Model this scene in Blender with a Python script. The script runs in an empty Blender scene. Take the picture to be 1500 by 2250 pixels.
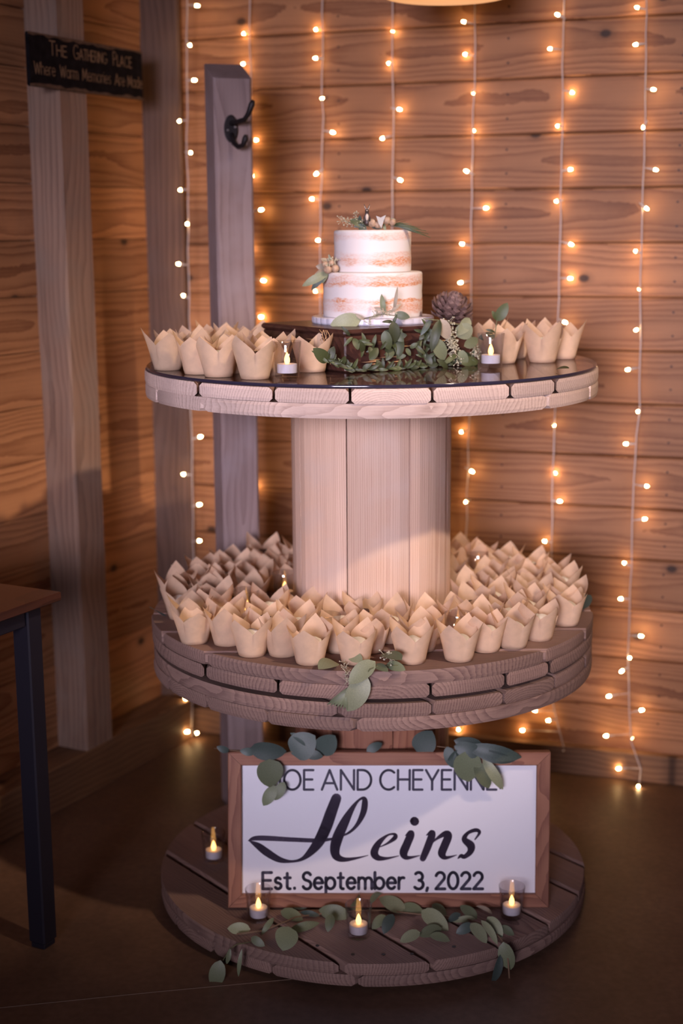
import bpy, bmesh, math, random
from mathutils import Vector, Matrix

sc = bpy.context.scene
COL = sc.collection
random.seed(7)

# ------------------------------------------------------------------ camera
F = 3125.0                      # focal length in pixels of the 1500x2250 frame
PITCH = 0.19469
ROLL = -0.00694
CAM = Vector((-0.065, -3.037, 1.466))
FW = Vector((0, math.cos(PITCH), -math.sin(PITCH)))
_r0 = Vector((1, 0, 0)); _u0 = _r0.cross(FW)
RT = _r0 * math.cos(ROLL) + _u0 * math.sin(ROLL)
UP = _u0 * math.cos(ROLL) - _r0 * math.sin(ROLL)
cam_d = bpy.data.cameras.new('camera')
cam = bpy.data.objects.new('camera', cam_d); COL.objects.link(cam)
cam.matrix_world = Matrix(((RT.x, UP.x, -FW.x, CAM.x), (RT.y, UP.y, -FW.y, CAM.y),
                           (RT.z, UP.z, -FW.z, CAM.z), (0, 0, 0, 1)))
cam_d.sensor_fit = 'VERTICAL'; cam_d.sensor_height = 36.0; cam_d.sensor_width = 24.0
cam_d.lens = F / 2250 * 36
cam_d.clip_start = 0.05
cam_d.dof.use_dof = True
cam_d.dof.focus_distance = 2.68
cam_d.dof.aperture_fstop = 2.2
sc.camera = cam

# ------------------------------------------------------------------ world, daylight, exposure
w = bpy.data.worlds.new('room_ambient'); sc.world = w; w.use_nodes = True
w.node_tree.nodes['Background'].inputs[0].default_value = (0.36, 0.28, 0.42, 1)
w.node_tree.nodes['Background'].inputs[1].default_value = 0.075

def area_light(name, loc, target, sx, sy, power, color, spread=180):
    d = bpy.data.lights.new(name, 'AREA'); d.shape = 'RECTANGLE'; d.size = sx; d.size_y = sy
    d.energy = power; d.color = color; d.spread = math.radians(spread)
    o = bpy.data.objects.new(name, d); COL.objects.link(o)
    o.location = loc
    o.rotation_euler = (Vector(target) - Vector(loc)).to_track_quat('-Z', 'Y').to_euler()
    return o
# the open barn door behind the photographer
area_light('door_daylight', (-1.0, -5.3, 1.75), (0.12, 0.0, 1.12), 1.5, 1.2, 12.6, (0.90, 0.81, 1.0), 31)
# warm ceiling spotlight aimed at the cake stand from the right, above and behind the camera
sd = bpy.data.lights.new('ceiling_spotlight', 'SPOT'); sd.energy = 700; sd.color = (1.0, 0.74, 0.54)
sd.spot_size = math.radians(23); sd.spot_blend = 1.0; sd.shadow_soft_size = 0.07
so = bpy.data.objects.new('ceiling_spotlight', sd); COL.objects.link(so)
so.location = (2.35, -2.65, 4.05)
so.rotation_euler = (Vector((-0.05, 0.0, 1.0)) - Vector(so.location)).to_track_quat('-Z', 'Y').to_euler()

vs = sc.view_settings
vs.view_transform = 'Standard'; vs.look = 'None'; vs.gamma = 1.0; vs.use_curve_mapping = False
vs.exposure = 0.0

# ------------------------------------------------------------------ pixel helpers (frame 1500x2250)
def ray(x, y):
    return FW + RT * ((x - 750) / F) + UP * ((1125 - y) / F)
def on_z(x, y, z):
    d = ray(x, y); return CAM + d * ((z - CAM.z) / d.z)
def on_plane(x, y, p0, n):
    d = ray(x, y); return CAM + d * ((p0 - CAM).dot(n) / d.dot(n))
def on_y(x, y, yy):
    return on_plane(x, y, Vector((0, yy, 0)), Vector((0, 1, 0)))

# ------------------------------------------------------------------ object helpers
def tag(o, label=None, cat=None, group=None, kind=None):
    if label: o['label'] = label
    if cat: o['category'] = cat
    if group: o['group'] = group
    if kind: o['kind'] = kind
    return o
def empty(name, loc=(0, 0, 0), rz=0.0):
    o = bpy.data.objects.new(name, None); COL.objects.link(o)
    o.location = loc; o.rotation_euler = (0, 0, rz); o.empty_display_size = 0.02
    return o
def link(name, me, parent=None, mat=None):
    if mat is not None and not me.materials: me.materials.append(mat)
    o = bpy.data.objects.new(name, me); COL.objects.link(o)
    if parent is not None: o.parent = parent
    return o

class MB:
    def __init__(s): s.v = []; s.f = []
    def add(s, vs, fs):
        b = len(s.v); s.v += [tuple(v) for v in vs]; s.f += [tuple(i + b for i in f) for f in fs]; return s
    def box(s, x0, x1, y0, y1, z0, z1, c=0.0):
        if c <= 0:
            vs = [(x0, y0, z0), (x1, y0, z0), (x1, y1, z0), (x0, y1, z0), (x0, y0, z1), (x1, y0, z1), (x1, y1, z1), (x0, y1, z1)]
            return s.add(vs, [(0, 3, 2, 1), (4, 5, 6, 7), (0, 1, 5, 4), (1, 2, 6, 5), (2, 3, 7, 6), (3, 0, 4, 7)])
        def lp(a0, a1, b0, b1, z, k):
            return [(a0 + k, b0, z), (a1 - k, b0, z), (a1, b0 + k, z), (a1, b1 - k, z), (a1 - k, b1, z), (a0 + k, b1, z), (a0, b1 - k, z), (a0, b0 + k, z)]
        L = [lp(x0 + c, x1 - c, y0 + c, y1 - c, z0, c * .5), lp(x0, x1, y0, y1, z0 + c, c), lp(x0, x1, y0, y1, z1 - c, c), lp(x0 + c, x1 - c, y0 + c, y1 - c, z1, c * .5)]
        return s.loft(L)
    def loft(s, loops, cap=True, closed=True):
        n = len(loops[0]); vs = [p for l in loops for p in l]; fs = []
        for k in range(len(loops) - 1):
            for i in range(n if closed else n - 1):
                j = (i + 1) % n
                fs.append((k * n + i, k * n + j, (k + 1) * n + j, (k + 1) * n + i))
        if cap:
            fs.append(tuple(range(n - 1, -1, -1))); b = (len(loops) - 1) * n
            fs.append(tuple(range(b, b + n)))
        return s.add(vs, fs)
    def lathe(s, prof, n=24, cap=False):
        loops = [[(r * math.cos(2 * math.pi * i / n), r * math.sin(2 * math.pi * i / n), z) for i in range(n)] for r, z in prof]
        return s.loft(loops, cap)
    def tube(s, pts, r, n=6, cap=True):
        pts = [Vector(p) for p in pts]; loops = []
        rr = r if isinstance(r, (list, tuple)) else [r] * len(pts)
        ref = None
        for i, p in enumerate(pts):
            t = (pts[min(i + 1, len(pts) - 1)] - pts[max(i - 1, 0)]).normalized()
            if ref is None: ref = Vector((0, 0, 1)) if abs(t.z) < .9 else Vector((1, 0, 0))
            a = t.cross(ref).normalized(); b = t.cross(a).normalized(); ref = -b if False else ref
            loops.append([p + (a * math.cos(2 * math.pi * k / n) + b * math.sin(2 * math.pi * k / n)) * rr[i] for k in range(n)])
        return s.loft(loops, cap)
    def ball(s, c, r, sx=1, sy=1, sz=1, n=8, m=6):
        c = Vector(c); loops = []
        for k in range(1, m):
            a = math.pi * k / m
            loops.append([c + Vector((r * sx * math.sin(a) * math.cos(2 * math.pi * i / n), r * sy * math.sin(a) * math.sin(2 * math.pi * i / n), -r * sz * math.cos(a))) for i in range(n)])
        return s.loft(loops, True)
    def mesh(s, name, mat=None, smooth=False):
        me = bpy.data.meshes.new(name); me.from_pydata(s.v, [], s.f); me.update()
        bm = bmesh.new(); bm.from_mesh(me); bmesh.ops.recalc_face_normals(bm, faces=bm.faces); bm.to_mesh(me); bm.free()
        if smooth:
            for p in me.polygons: p.use_smooth = True
        if mat: me.materials.append(mat)
        return me
    def build(s, name, mat=None, parent=None, smooth=False):
        return link(name, s.mesh(name, mat, smooth), parent)

# ------------------------------------------------------------------ materials
def newmat(name):
    m = bpy.data.materials.new(name); m.use_nodes = True
    nt = m.node_tree; b = nt.nodes['Principled BSDF']
    return m, nt, b
def nd(nt, t, **kw):
    n = nt.nodes.new(t)
    for k, v in kw.items():
        if k.startswith('i_'): n.inputs[k[2:].replace('_', ' ')].default_value = v
        else: setattr(n, k, v)
    return n
def ramp(nt, stops):
    r = nt.nodes.new('ShaderNodeValToRGB'); e = r.color_ramp.elements
    while len(e) < len(stops): e.new(0.5)
    for el, (p, c) in zip(e, stops):
        el.position = p; el.color = (c[0], c[1], c[2], 1)
    return r
def simple(name, col, rough=0.6, metal=0.0, emit=None, es=0.0, noise=0.0, nscale=30.0, spec=0.5):
    m, nt, b = newmat(name)
    b.inputs['Base Color'].default_value = (*col, 1); b.inputs['Roughness'].default_value = rough
    b.inputs['Metallic'].default_value = metal; b.inputs['Specular IOR Level'].default_value = spec
    if emit:
        b.inputs['Emission Color'].default_value = (*emit, 1); b.inputs['Emission Strength'].default_value = es
    if noise > 0:
        tc = nd(nt, 'ShaderNodeTexCoord'); n = nd(nt, 'ShaderNodeTexNoise'); n.inputs['Scale'].default_value = nscale
        n.inputs['Detail'].default_value = 4
        nt.links.new(tc.outputs['Object'], n.inputs['Vector'])
        r = ramp(nt, [(0.3, [c * (1 - noise) for c in col]), (0.7, [min(1, c * (1 + noise)) for c in col])])
        nt.links.new(n.outputs['Fac'], r.inputs['Fac']); nt.links.new(r.outputs['Color'], b.inputs['Base Color'])
    return m
def wood(name, light, dark, rings=70.0, rough=0.6, knots=0.0, tone=0.18, bump=0.25, pith=0.05, stretch=0.05, weather=None, wamt=0.0, grey=None, spec=0.3, distort=2.2):
    """grain along local X, rings of growth around an axis outside the board"""
    m, nt, b = newmat(name); L = nt.links.new
    tc = nd(nt, 'ShaderNodeTexCoord'); oi = nd(nt, 'ShaderNodeObjectInfo')
    rnd = nd(nt, 'ShaderNodeTexWhiteNoise', noise_dimensions='1D'); L(oi.outputs['Random'], rnd.inputs['W'])
    off = nd(nt, 'ShaderNodeVectorMath', operation='MULTIPLY'); L(rnd.outputs['Color'], off.inputs[0]); off.inputs[1].default_value = (7.0, 0.06, 0.03)
    add = nd(nt, 'ShaderNodeVectorMath', operation='ADD'); L(tc.outputs['Object'], add.inputs[0]); L(off.outputs[0], add.inputs[1])
    add2 = nd(nt, 'ShaderNodeVectorMath', operation='ADD'); L(add.outputs[0], add2.inputs[0]); add2.inputs[1].default_value = (0, -0.03, pith)
    mp = nd(nt, 'ShaderNodeVectorMath', operation='MULTIPLY'); L(add2.outputs[0], mp.inputs[0]); mp.inputs[1].default_value = (stretch * 12, 1.0, 1.0)
    # broad wander of the rings along the board
    nz = nd(nt, 'ShaderNodeTexNoise'); nz.inputs['Scale'].default_value = 5.0; nz.inputs['Detail'].default_value = 2.0
    L(mp.outputs[0], nz.inputs['Vector'])
    sub = nd(nt, 'ShaderNodeVectorMath', operation='SUBTRACT'); L(nz.outputs['Color'], sub.inputs[0]); sub.inputs[1].default_value = (.5, .5, .5)
    scl = nd(nt, 'ShaderNodeVectorMath', operation='MULTIPLY'); L(sub.outputs[0], scl.inputs[0]); scl.inputs[1].default_value = (0, 0.05 * distort, 0.035 * distort)
    wv_in = nd(nt, 'ShaderNodeVectorMath', operation='ADD'); L(add2.outputs[0], wv_in.inputs[0]); L(scl.outputs[0], wv_in.inputs[1])
    wv = nd(nt, 'ShaderNodeTexWave', wave_type='RINGS', rings_direction='X', wave_profile='SAW')
    wv.inputs['Scale'].default_value = rings / 3.0; wv.inputs['Distortion'].default_value = 0.6; wv.inputs['Detail'].default_value = 2.0; wv.inputs['Detail Scale'].default_value = 2.0
    L(wv_in.outputs[0], wv.inputs['Vector'])
    # fine fibre
    fm = nd(nt, 'ShaderNodeVectorMath', operation='MULTIPLY'); L(add.outputs[0], fm.inputs[0]); fm.inputs[1].default_value = (6, 260, 260)
    fn = nd(nt, 'ShaderNodeTexNoise'); fn.inputs['Scale'].default_value = 1.0; fn.inputs['Detail'].default_value = 3.0; L(fm.outputs[0], fn.inputs['Vector'])
    mixv = nd(nt, 'ShaderNodeMath', operation='MULTIPLY_ADD'); L(fn.outputs['Fac'], mixv.inputs[0]); mixv.inputs[1].default_value = 0.55
    wm = nd(nt, 'ShaderNodeMath', operation='MULTIPLY'); L(wv.outputs['Fac'], wm.inputs[0]); wm.inputs[1].default_value = 0.55
    L(wm.outputs[0], mixv.inputs[2])
    r = ramp(nt, [(0.15, light), (0.55, [a * .72 + d * .28 for a, d in zip(light, dark)]), (0.95, dark)])
    L(mixv.outputs[0], r.inputs['Fac'])
    col = r.outputs['Color']
    # broad blotches
    bn = nd(nt, 'ShaderNodeTexNoise'); bn.inputs['Scale'].default_value = 4.0; bn.inputs['Detail'].default_value = 3.0; L(mp.outputs[0], bn.inputs['Vector'])
    br = ramp(nt, [(0.3, (0.72, 0.70, 0.70)), (0.7, (1.12, 1.1, 1.08))]); L(bn.outputs['Fac'], br.inputs['Fac'])
    mul = nd(nt, 'ShaderNodeMix', data_type='RGBA', blend_type='MULTIPLY'); mul.inputs['Factor'].default_value = 1.0
    L(col, mul.inputs['A']); L(br.outputs['Color'], mul.inputs['B']); col = mul.outputs['Result']
    # each board its own tone
    tv = nd(nt, 'ShaderNodeMapRange'); L(rnd.outputs['Value'], tv.inputs['Value']); tv.inputs['To Min'].default_value = 1 - tone; tv.inputs['To Max'].default_value = 1 + tone
    hsv = nd(nt, 'ShaderNodeHueSaturation'); L(tv.outputs['Result'], hsv.inputs['Value']); L(col, hsv.inputs['Color']); col = hsv.outputs['Color']
    if weather:
        wn = nd(nt, 'ShaderNodeTexNoise'); wn.inputs['Scale'].default_value = 9.0; wn.inputs['Detail'].default_value = 5.0; L(add.outputs[0], wn.inputs['Vector'])
        wr = ramp(nt, [(0.45, (0, 0, 0)), (0.7, (wamt, wamt, wamt))]); L(wn.outputs['Fac'], wr.inputs['Fac'])
        wx = nd(nt, 'ShaderNodeMix', data_type='RGBA'); L(wr.outputs['Color'], wx.inputs['Factor']); L(col, wx.inputs['A']); wx.inputs['B'].default_value = (*weather, 1); col = wx.outputs['Result']
    if knots > 0:
        km = nd(nt, 'ShaderNodeVectorMath', operation='MULTIPLY'); L(add.outputs[0], km.inputs[0]); km.inputs[1].default_value = (2.1, 3.0, 0.0)
        vo = nd(nt, 'ShaderNodeTexVoronoi', voronoi_dimensions='2D'); vo.inputs['Scale'].default_value = 1.0; L(km.outputs[0], vo.inputs['Vector'])
        kr = ramp(nt, [(0.022, (knots, knots, knots)), (0.034, (knots * .3,) * 3), (0.07, (0, 0, 0))]); L(vo.outputs['Distance'], kr.inputs['Fac'])
        kx = nd(nt, 'ShaderNodeMix', data_type='RGBA'); L(kr.outputs['Color'], kx.inputs['Factor']); L(col, kx.inputs['A']); kx.inputs['B'].default_value = (0.035, 0.018, 0.012, 1); col = kx.outputs['Result']
    L(col, b.inputs['Base Color']); b.inputs['Roughness'].default_value = rough; b.inputs['Specular IOR Level'].default_value = spec
    bp = nd(nt, 'ShaderNodeBump'); bp.inputs['Strength'].default_value = bump; bp.inputs['Distance'].default_value = 0.002
    L(mixv.outputs[0], bp.inputs['Height']); L(bp.outputs['Normal'], b.inputs['Normal'])
    return m
def thin_glass(name, tint=(1, 1, 1), ior=1.45, rough=0.0):
    m = bpy.data.materials.new(name); m.use_nodes = True; nt = m.node_tree; nt.nodes.clear(); L = nt.links.new
    o = nd(nt, 'ShaderNodeOutputMaterial'); mx = nd(nt, 'ShaderNodeMixShader'); t = nd(nt, 'ShaderNodeBsdfTransparent'); g = nd(nt, 'ShaderNodeBsdfGlossy'); lw = nd(nt, 'ShaderNodeLayerWeight'); lw.inputs['Blend'].default_value = .5; pw = nd(nt, 'ShaderNodeMath', operation='POWER'); pw.inputs[1].default_value = 5.0; f = nd(nt, 'ShaderNodeMath', operation='MULTIPLY_ADD'); f0 = ((ior - 1) / (ior + 1)) ** 2
    t.inputs[0].default_value = (*tint, 1); g.inputs['Roughness'].default_value = rough; f.inputs[1].default_value = 1 - f0; f.inputs[2].default_value = f0
    L(lw.outputs['Facing'], pw.inputs[0]); L(pw.outputs[0], f.inputs[0])
    L(f.outputs[0], mx.inputs[0]); L(t.outputs[0], mx.inputs[1]); L(g.outputs[0], mx.inputs[2]); L(mx.outputs[0], o.inputs[0])
    return m
def paper(name, col, trans=0.35):
    m = bpy.data.materials.new(name); m.use_nodes = True; nt = m.node_tree; nt.nodes.clear(); L = nt.links.new
    o = nd(nt, 'ShaderNodeOutputMaterial'); mx = nd(nt, 'ShaderNodeMixShader'); mx.inputs[0].default_value = trans
    d = nd(nt, 'ShaderNodeBsdfDiffuse'); t = nd(nt, 'ShaderNodeBsdfTranslucent')
    tc = nd(nt, 'ShaderNodeTexCoord'); n = nd(nt, 'ShaderNodeTexNoise'); n.inputs['Scale'].default_value = 60; n.inputs['Detail'].default_value = 3
    oi = nd(nt, 'ShaderNodeObjectInfo'); tv = nd(nt, 'ShaderNodeMapRange'); L(oi.outputs['Random'], tv.inputs['Value']); tv.inputs['To Min'].default_value = .9; tv.inputs['To Max'].default_value = 1.08
    L(tc.outputs['Object'], n.inputs['Vector'])
    r = ramp(nt, [(.3, [c * .93 for c in col]), (.7, [min(1, c * 1.05) for c in col])]); L(n.outputs['Fac'], r.inputs['Fac'])
    h = nd(nt, 'ShaderNodeHueSaturation'); L(r.outputs['Color'], h.inputs['Color']); L(tv.outputs['Result'], h.inputs['Value'])
    L(h.outputs['Color'], d.inputs['Color']); L(h.outputs['Color'], t.inputs['Color'])
    L(d.outputs[0], mx.inputs[1]); L(t.outputs[0], mx.inputs[2]); L(mx.outputs[0], o.inputs[0])
    return m
def leafmat(name, col, var=0.25, rough=0.5):
    m, nt, b = newmat(name); L = nt.links.new
    oi = nd(nt, 'ShaderNodeObjectInfo'); tc = nd(nt, 'ShaderNodeTexCoord')
    n = nd(nt, 'ShaderNodeTexNoise'); n.inputs['Scale'].default_value = 40; L(tc.outputs['Object'], n.inputs['Vector'])
    r = ramp(nt, [(.3, [c * .85 for c in col]), (.7, [c * 1.12 for c in col])]); L(n.outputs['Fac'], r.inputs['Fac'])
    tv = nd(nt, 'ShaderNodeMapRange'); L(oi.outputs['Random'], tv.inputs['Value']); tv.inputs['To Min'].default_value = 1 - var; tv.inputs['To Max'].default_value = 1 + var
    h = nd(nt, 'ShaderNodeHueSaturation'); L(r.outputs['Color'], h.inputs['Color']); L(tv.outputs['Result'], h.inputs['Value'])
    L(h.outputs['Color'], b.inputs['Base Color']); b.inputs['Roughness'].default_value = rough
    return m

M = {}
M['pine'] = wood('pine_boards', (0.52, 0.25, 0.115), (0.20, 0.072, 0.03), rings=100, rough=0.55, knots=0.92, tone=0.15, bump=0.12, pith=0.045, stretch=0.03, distort=1.25)
M['post'] = wood('rough_post', (0.36, 0.235, 0.17), (0.17, 0.105, 0.08), rings=60, rough=0.8, tone=0.05, bump=0.5, weather=(0.27, 0.2, 0.16), wamt=0.6, stretch=0.03)
M['post2'] = wood('dark_post', (0.18, 0.108, 0.082), (0.08, 0.048, 0.039), rings=60, rough=0.8, tone=0.05, bump=0.5, weather=(0.15, 0.1, 0.085), wamt=0.6, stretch=0.03)
M['greypost'] = wood('grey_post', (0.33, 0.245, 0.235), (0.2, 0.14, 0.135), rings=60, rough=0.8, tone=0.05, bump=0.5, weather=(0.33, 0.26, 0.27), wamt=0.6, stretch=0.03)
M['base'] = wood('skirting_board', (0.26, 0.14, 0.075), (0.12, 0.06, 0.034), rings=55, rough=0.7, knots=0.8, bump=0.3)
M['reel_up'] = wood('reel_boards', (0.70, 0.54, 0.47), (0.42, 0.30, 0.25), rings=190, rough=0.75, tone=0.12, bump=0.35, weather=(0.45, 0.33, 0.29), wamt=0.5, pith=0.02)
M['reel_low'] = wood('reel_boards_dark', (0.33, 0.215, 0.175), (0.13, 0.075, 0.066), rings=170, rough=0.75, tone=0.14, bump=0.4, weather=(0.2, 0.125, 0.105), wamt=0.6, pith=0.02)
M['stave'] = wood('reel_staves', (0.80, 0.58, 0.44), (0.54, 0.33, 0.24), rings=210, rough=0.6, tone=0.07, bump=0.2, pith=0.004, stretch=.012, distort=.55, weather=(0.62, 0.5, 0.44), wamt=0.4)
M['frame'] = wood('stained_frame', (0.40, 0.185, 0.115), (0.2, 0.075, 0.05), rings=90, rough=0.5, tone=0.08, bump=0.2)
M['walnut'] = wood('dark_walnut', (0.085, 0.036, 0.026), (0.03, 0.012, 0.011), rings=60, rough=0.35, tone=0.05, bump=0.3, weather=(0.42, 0.22, 0.09), wamt=0.0)
M['tabletop'] = wood('table_top', (0.085, 0.03, 0.018), (0.04, 0.013, 0.009), rings=60, rough=0.35, tone=0.05, bump=0.1)
M['blackmetal'] = simple('black_metal', (0.018, 0.016, 0.026), 0.42, 0.3)
M['iron'] = simple('cast_iron', (0.025, 0.02, 0.022), 0.5, 0.6)
M['screw'] = simple('screw_steel', (0.35, 0.33, 0.33), 0.4, 0.9)
M['paper'] = paper('parchment', (0.80, 0.575, 0.40), 0.34)
M['icing'] = simple('icing', (0.85, 0.78, 0.68), 0.5)
M['choc'] = simple('chocolate_cake', (0.055, 0.022, 0.014), 0.7, noise=.3, nscale=200)
M['wax'] = simple('white_plastic', (0.82, 0.80, 0.84), 0.5)
M['flame'] = simple('flame_tip', (0.9, 0.6, 0.3), 0.5, emit=(1.0, 0.47, 0.12), es=5.5)
M['led'] = simple('warm_led', (1, 0.8, 0.5), 0.4, emit=(1.0, 0.62, 0.26), es=78.0)
M['holder'] = simple('clear_led_holder', (0.75, 0.68, 0.6), 0.3)
M['cable'] = simple('clear_cable', (0.72, 0.62, 0.56), 0.35)
M['cup'] = thin_glass('votive_glass', (0.965, 0.96, 0.975), 2.0)
M['glass'] = thin_glass('table_glass', (0.62, 0.55, 0.56), 1.5)
M['glassedge'] = simple('glass_edge', (0.03, 0.025, 0.045), 0.08, spec=0.8)
M['white'] = simple('white_panel', (0.80, 0.79, 0.86), 0.35)
M['ink'] = simple('navy_vinyl', (0.035, 0.03, 0.065), 0.5)
M['plum'] = simple('plum_vinyl', (0.06, 0.035, 0.085), 0.5)
M['blacksign'] = simple('black_paint', (0.010, 0.008, 0.010), 0.85, noise=.5, nscale=40, spec=.08)
M['signedge'] = simple('worn_edge', (0.10, 0.055, 0.035), 0.8, noise=.4, nscale=60)
M['tanpaint'] = simple('faded_lettering', (0.27, 0.165, 0.095), 0.8)
M['board'] = simple('silver_cake_board', (0.72, 0.70, 0.80), 0.35, 0.15)
M['cone'] = simple('pine_cone', (0.17, 0.10, 0.085), 0.7, noise=.35, nscale=90)
M['shade'] = simple('lamp_shade_cloth', (0.75, 0.5, 0.3), 0.8, emit=(1.0, 0.50, 0.20), es=0.55)
M['stem'] = simple('green_stem', (0.13, 0.13, 0.06), 0.6)
M['brownstem'] = simple('brown_stem', (0.2, 0.12, 0.07), 0.7)
M['twine'] = simple('raffia', (0.55, 0.33, 0.16), 0.7)
M['lf_euc'] = leafmat('eucalyptus_leaf', (0.14, 0.16, 0.09))
M['lf_pale'] = leafmat('pale_leaf', (0.235, 0.25, 0.15))
M['lf_dark'] = leafmat('dark_leaf', (0.055, 0.078, 0.068))
M['lf_ruscus'] = leafmat('ruscus_leaf', (0.042, 0.054, 0.018), .45, .5)
M['lf_tan'] = leafmat('tan_leaf', (0.32, 0.26, 0.19))
M['seed'] = simple('seed_cream', (0.50, 0.47, 0.34), 0.7)
M['bud'] = simple('tan_bud', (0.42, 0.28, 0.19), 0.7, noise=.3, nscale=150)
M['fig_dark'] = simple('figurine_brown', (0.045, 0.028, 0.025), 0.45)
M['fig_pale'] = simple('figurine_cream', (0.6, 0.5, 0.42), 0.5)
M['veil'] = simple('white_ribbon', (0.46, 0.44, 0.42), 0.7)
M['nail'] = simple('nail_head', (0.03, 0.022, 0.02), 0.5, 0.5)
# concrete
m, nt, b = newmat('stained_concrete'); L = nt.links.new
tc = nd(nt, 'ShaderNodeTexCoord'); n1 = nd(nt, 'ShaderNodeTexNoise'); n1.inputs['Scale'].default_value = 2.2; n1.inputs['Detail'].default_value = 7; n1.inputs['Roughness'].default_value = .62
L(tc.outputs['Object'], n1.inputs['Vector'])
r1 = ramp(nt, [(.3, (0.075, 0.040, 0.027)), (.52, (0.13, 0.07, 0.044)), (.72, (0.18, 0.105, 0.068))]); L(n1.outputs['Fac'], r1.inputs['Fac'])
n2 = nd(nt, 'ShaderNodeTexNoise'); n2.inputs['Scale'].default_value = 60; n2.inputs['Detail'].default_value = 4; L(tc.outputs['Object'], n2.inputs['Vector'])
r2 = ramp(nt, [(.3, (.8, .8, .8)), (.7, (1.1, 1.1, 1.1))]); L(n2.outputs['Fac'], r2.inputs['Fac'])
mm = nd(nt, 'ShaderNodeMix', data_type='RGBA', blend_type='MULTIPLY'); mm.inputs['Factor'].default_value = 1; L(r1.outputs['Color'], mm.inputs['A']); L(r2.outputs['Color'], mm.inputs['B'])
L(mm.outputs['Result'], b.inputs['Base Color']); b.inputs['Roughness'].default_value = .5; b.inputs['Specular IOR Level'].default_value = .35
bp = nd(nt, 'ShaderNodeBump'); bp.inputs['Strength'].default_value = .15; bp.inputs['Distance'].default_value = .004; L(n1.outputs['Fac'], bp.inputs['Height']); L(bp.outputs['Normal'], b.inputs['Normal'])
M['concrete'] = m
# semi naked cake: icing scraped thin so the sponge shows in bands
def naked(name, bands):
    m, nt, b = newmat(name); L = nt.links.new
    tc = nd(nt, 'ShaderNodeTexCoord'); sp = nd(nt, 'ShaderNodeSeparateXYZ'); L(tc.outputs['Object'], sp.inputs[0])
    mp = nd(nt, 'ShaderNodeVectorMath', operation='MULTIPLY'); L(tc.outputs['Object'], mp.inputs[0]); mp.inputs[1].default_value = (1, 1, 3)
    n = nd(nt, 'ShaderNodeTexNoise'); n.inputs['Scale'].default_value = 16; n.inputs['Detail'].default_value = 5; n.inputs['Roughness'].default_value = .65; L(mp.outputs[0], n.inputs['Vector'])
    n2 = nd(nt, 'ShaderNodeTexNoise'); n2.inputs['Scale'].default_value = 170; n2.inputs['Detail'].default_value = 2; L(mp.outputs[0], n2.inputs['Vector'])
    ad = nd(nt, 'ShaderNodeMath', operation='MULTIPLY_ADD'); L(n.outputs['Fac'], ad.inputs[0]); ad.inputs[1].default_value = .030; L(sp.outputs['Z'], ad.inputs[2])
    total = None
    for z0, z1, a in bands:
        c = (z0 + z1) / 2 + .015; h = (z1 - z0) / 2
        d = nd(nt, 'ShaderNodeMath', operation='SUBTRACT'); L(ad.outputs[0], d.inputs[0]); d.inputs[1].default_value = c
        e = nd(nt, 'ShaderNodeMath', operation='ABSOLUTE'); L(d.outputs[0], e.inputs[0])
        g = nd(nt, 'ShaderNodeMapRange'); L(e.outputs[0], g.inputs['Value']); g.inputs['From Min'].default_value = h; g.inputs['From Max'].default_value = h * .35
        g.inputs['To Min'].default_value = 0; g.inputs['To Max'].default_value = a
        if total is None: total = g.outputs['Result']
        else:
            x = nd(nt, 'ShaderNodeMath', operation='MAXIMUM'); L(total, x.inputs[0]); L(g.outputs['Result'], x.inputs[1]); total = x.outputs[0]
    n3 = nd(nt, 'ShaderNodeTexNoise'); n3.inputs['Scale'].default_value = 11; n3.inputs['Detail'].default_value = 2; L(tc.outputs['Object'], n3.inputs['Vector'])
    pr = ramp(nt, [(.40, (.35,) * 3), (.58, (1.1,) * 3)]); L(n3.outputs['Fac'], pr.inputs['Fac'])
    pm = nd(nt, 'ShaderNodeMath', operation='MULTIPLY'); L(total, pm.inputs[0]); L(pr.outputs['Color'], pm.inputs[1]); total = pm.outputs[0]
    gr = ramp(nt, [(.38, (.45,) * 3), (.62, (1.15,) * 3)]); L(n2.outputs['Fac'], gr.inputs['Fac'])
    mu = nd(nt, 'ShaderNodeMath', operation='MULTIPLY'); L(total, mu.inputs[0]); L(gr.outputs['Color'], mu.inputs[1]); mu.use_clamp = True
    mx = nd(nt, 'ShaderNodeMix', data_type='RGBA'); L(mu.outputs[0], mx.inputs['Factor']); mx.inputs['A'].default_value = (.78, .72, .70, 1); mx.inputs['B'].default_value = (.66, .27, .12, 1)
    L(mx.outputs['Result'], b.inputs['Base Color']); b.inputs['Roughness'].default_value = .55
    bp = nd(nt, 'ShaderNodeBump'); bp.inputs['Strength'].default_value = .3; bp.inputs['Distance'].default_value = .002; L(n.outputs['Fac'], bp.inputs['Height']); L(bp.outputs['Normal'], b.inputs['Normal'])
    return m
M['cake_low'] = naked('semi_naked_icing_low', [(0.010, 0.034, .7), (0.029, 0.040, 1.0), (0.062, 0.076, .95), (0.070, 0.090, .6)])
M['cake_top'] = naked('semi_naked_icing_top', [(0.012, 0.032, .85), (0.026, 0.044, .4), (0.064, 0.082, .5)])

# ------------------------------------------------------------------ the room
AL = math.radians(18.4); BE = math.radians(28.0)
BW = Vector((math.cos(AL), -math.sin(AL), 0)); BN = Vector((math.sin(AL), math.cos(AL), 0))     # back wall: along (to the right), outward
LW = Vector((math.sin(BE), math.cos(BE), 0)); LN = Vector((-math.cos(BE), math.sin(BE), 0))      # left wall: along (away), outward
P_BACK = on_z(1356, 1712, 0)          # foot of the back skirting
P_LEFT = on_z(224, 1732, 0)           # foot of the left skirting
WB = P_BACK + BN * 0.03               # wall faces behind the skirting
WL = P_LEFT + LN * 0.112
# corner = intersection of the two wall faces
t = ((WB - WL).dot(BN)) / LW.dot(BN)
CORNER = WL + LW * t

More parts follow.
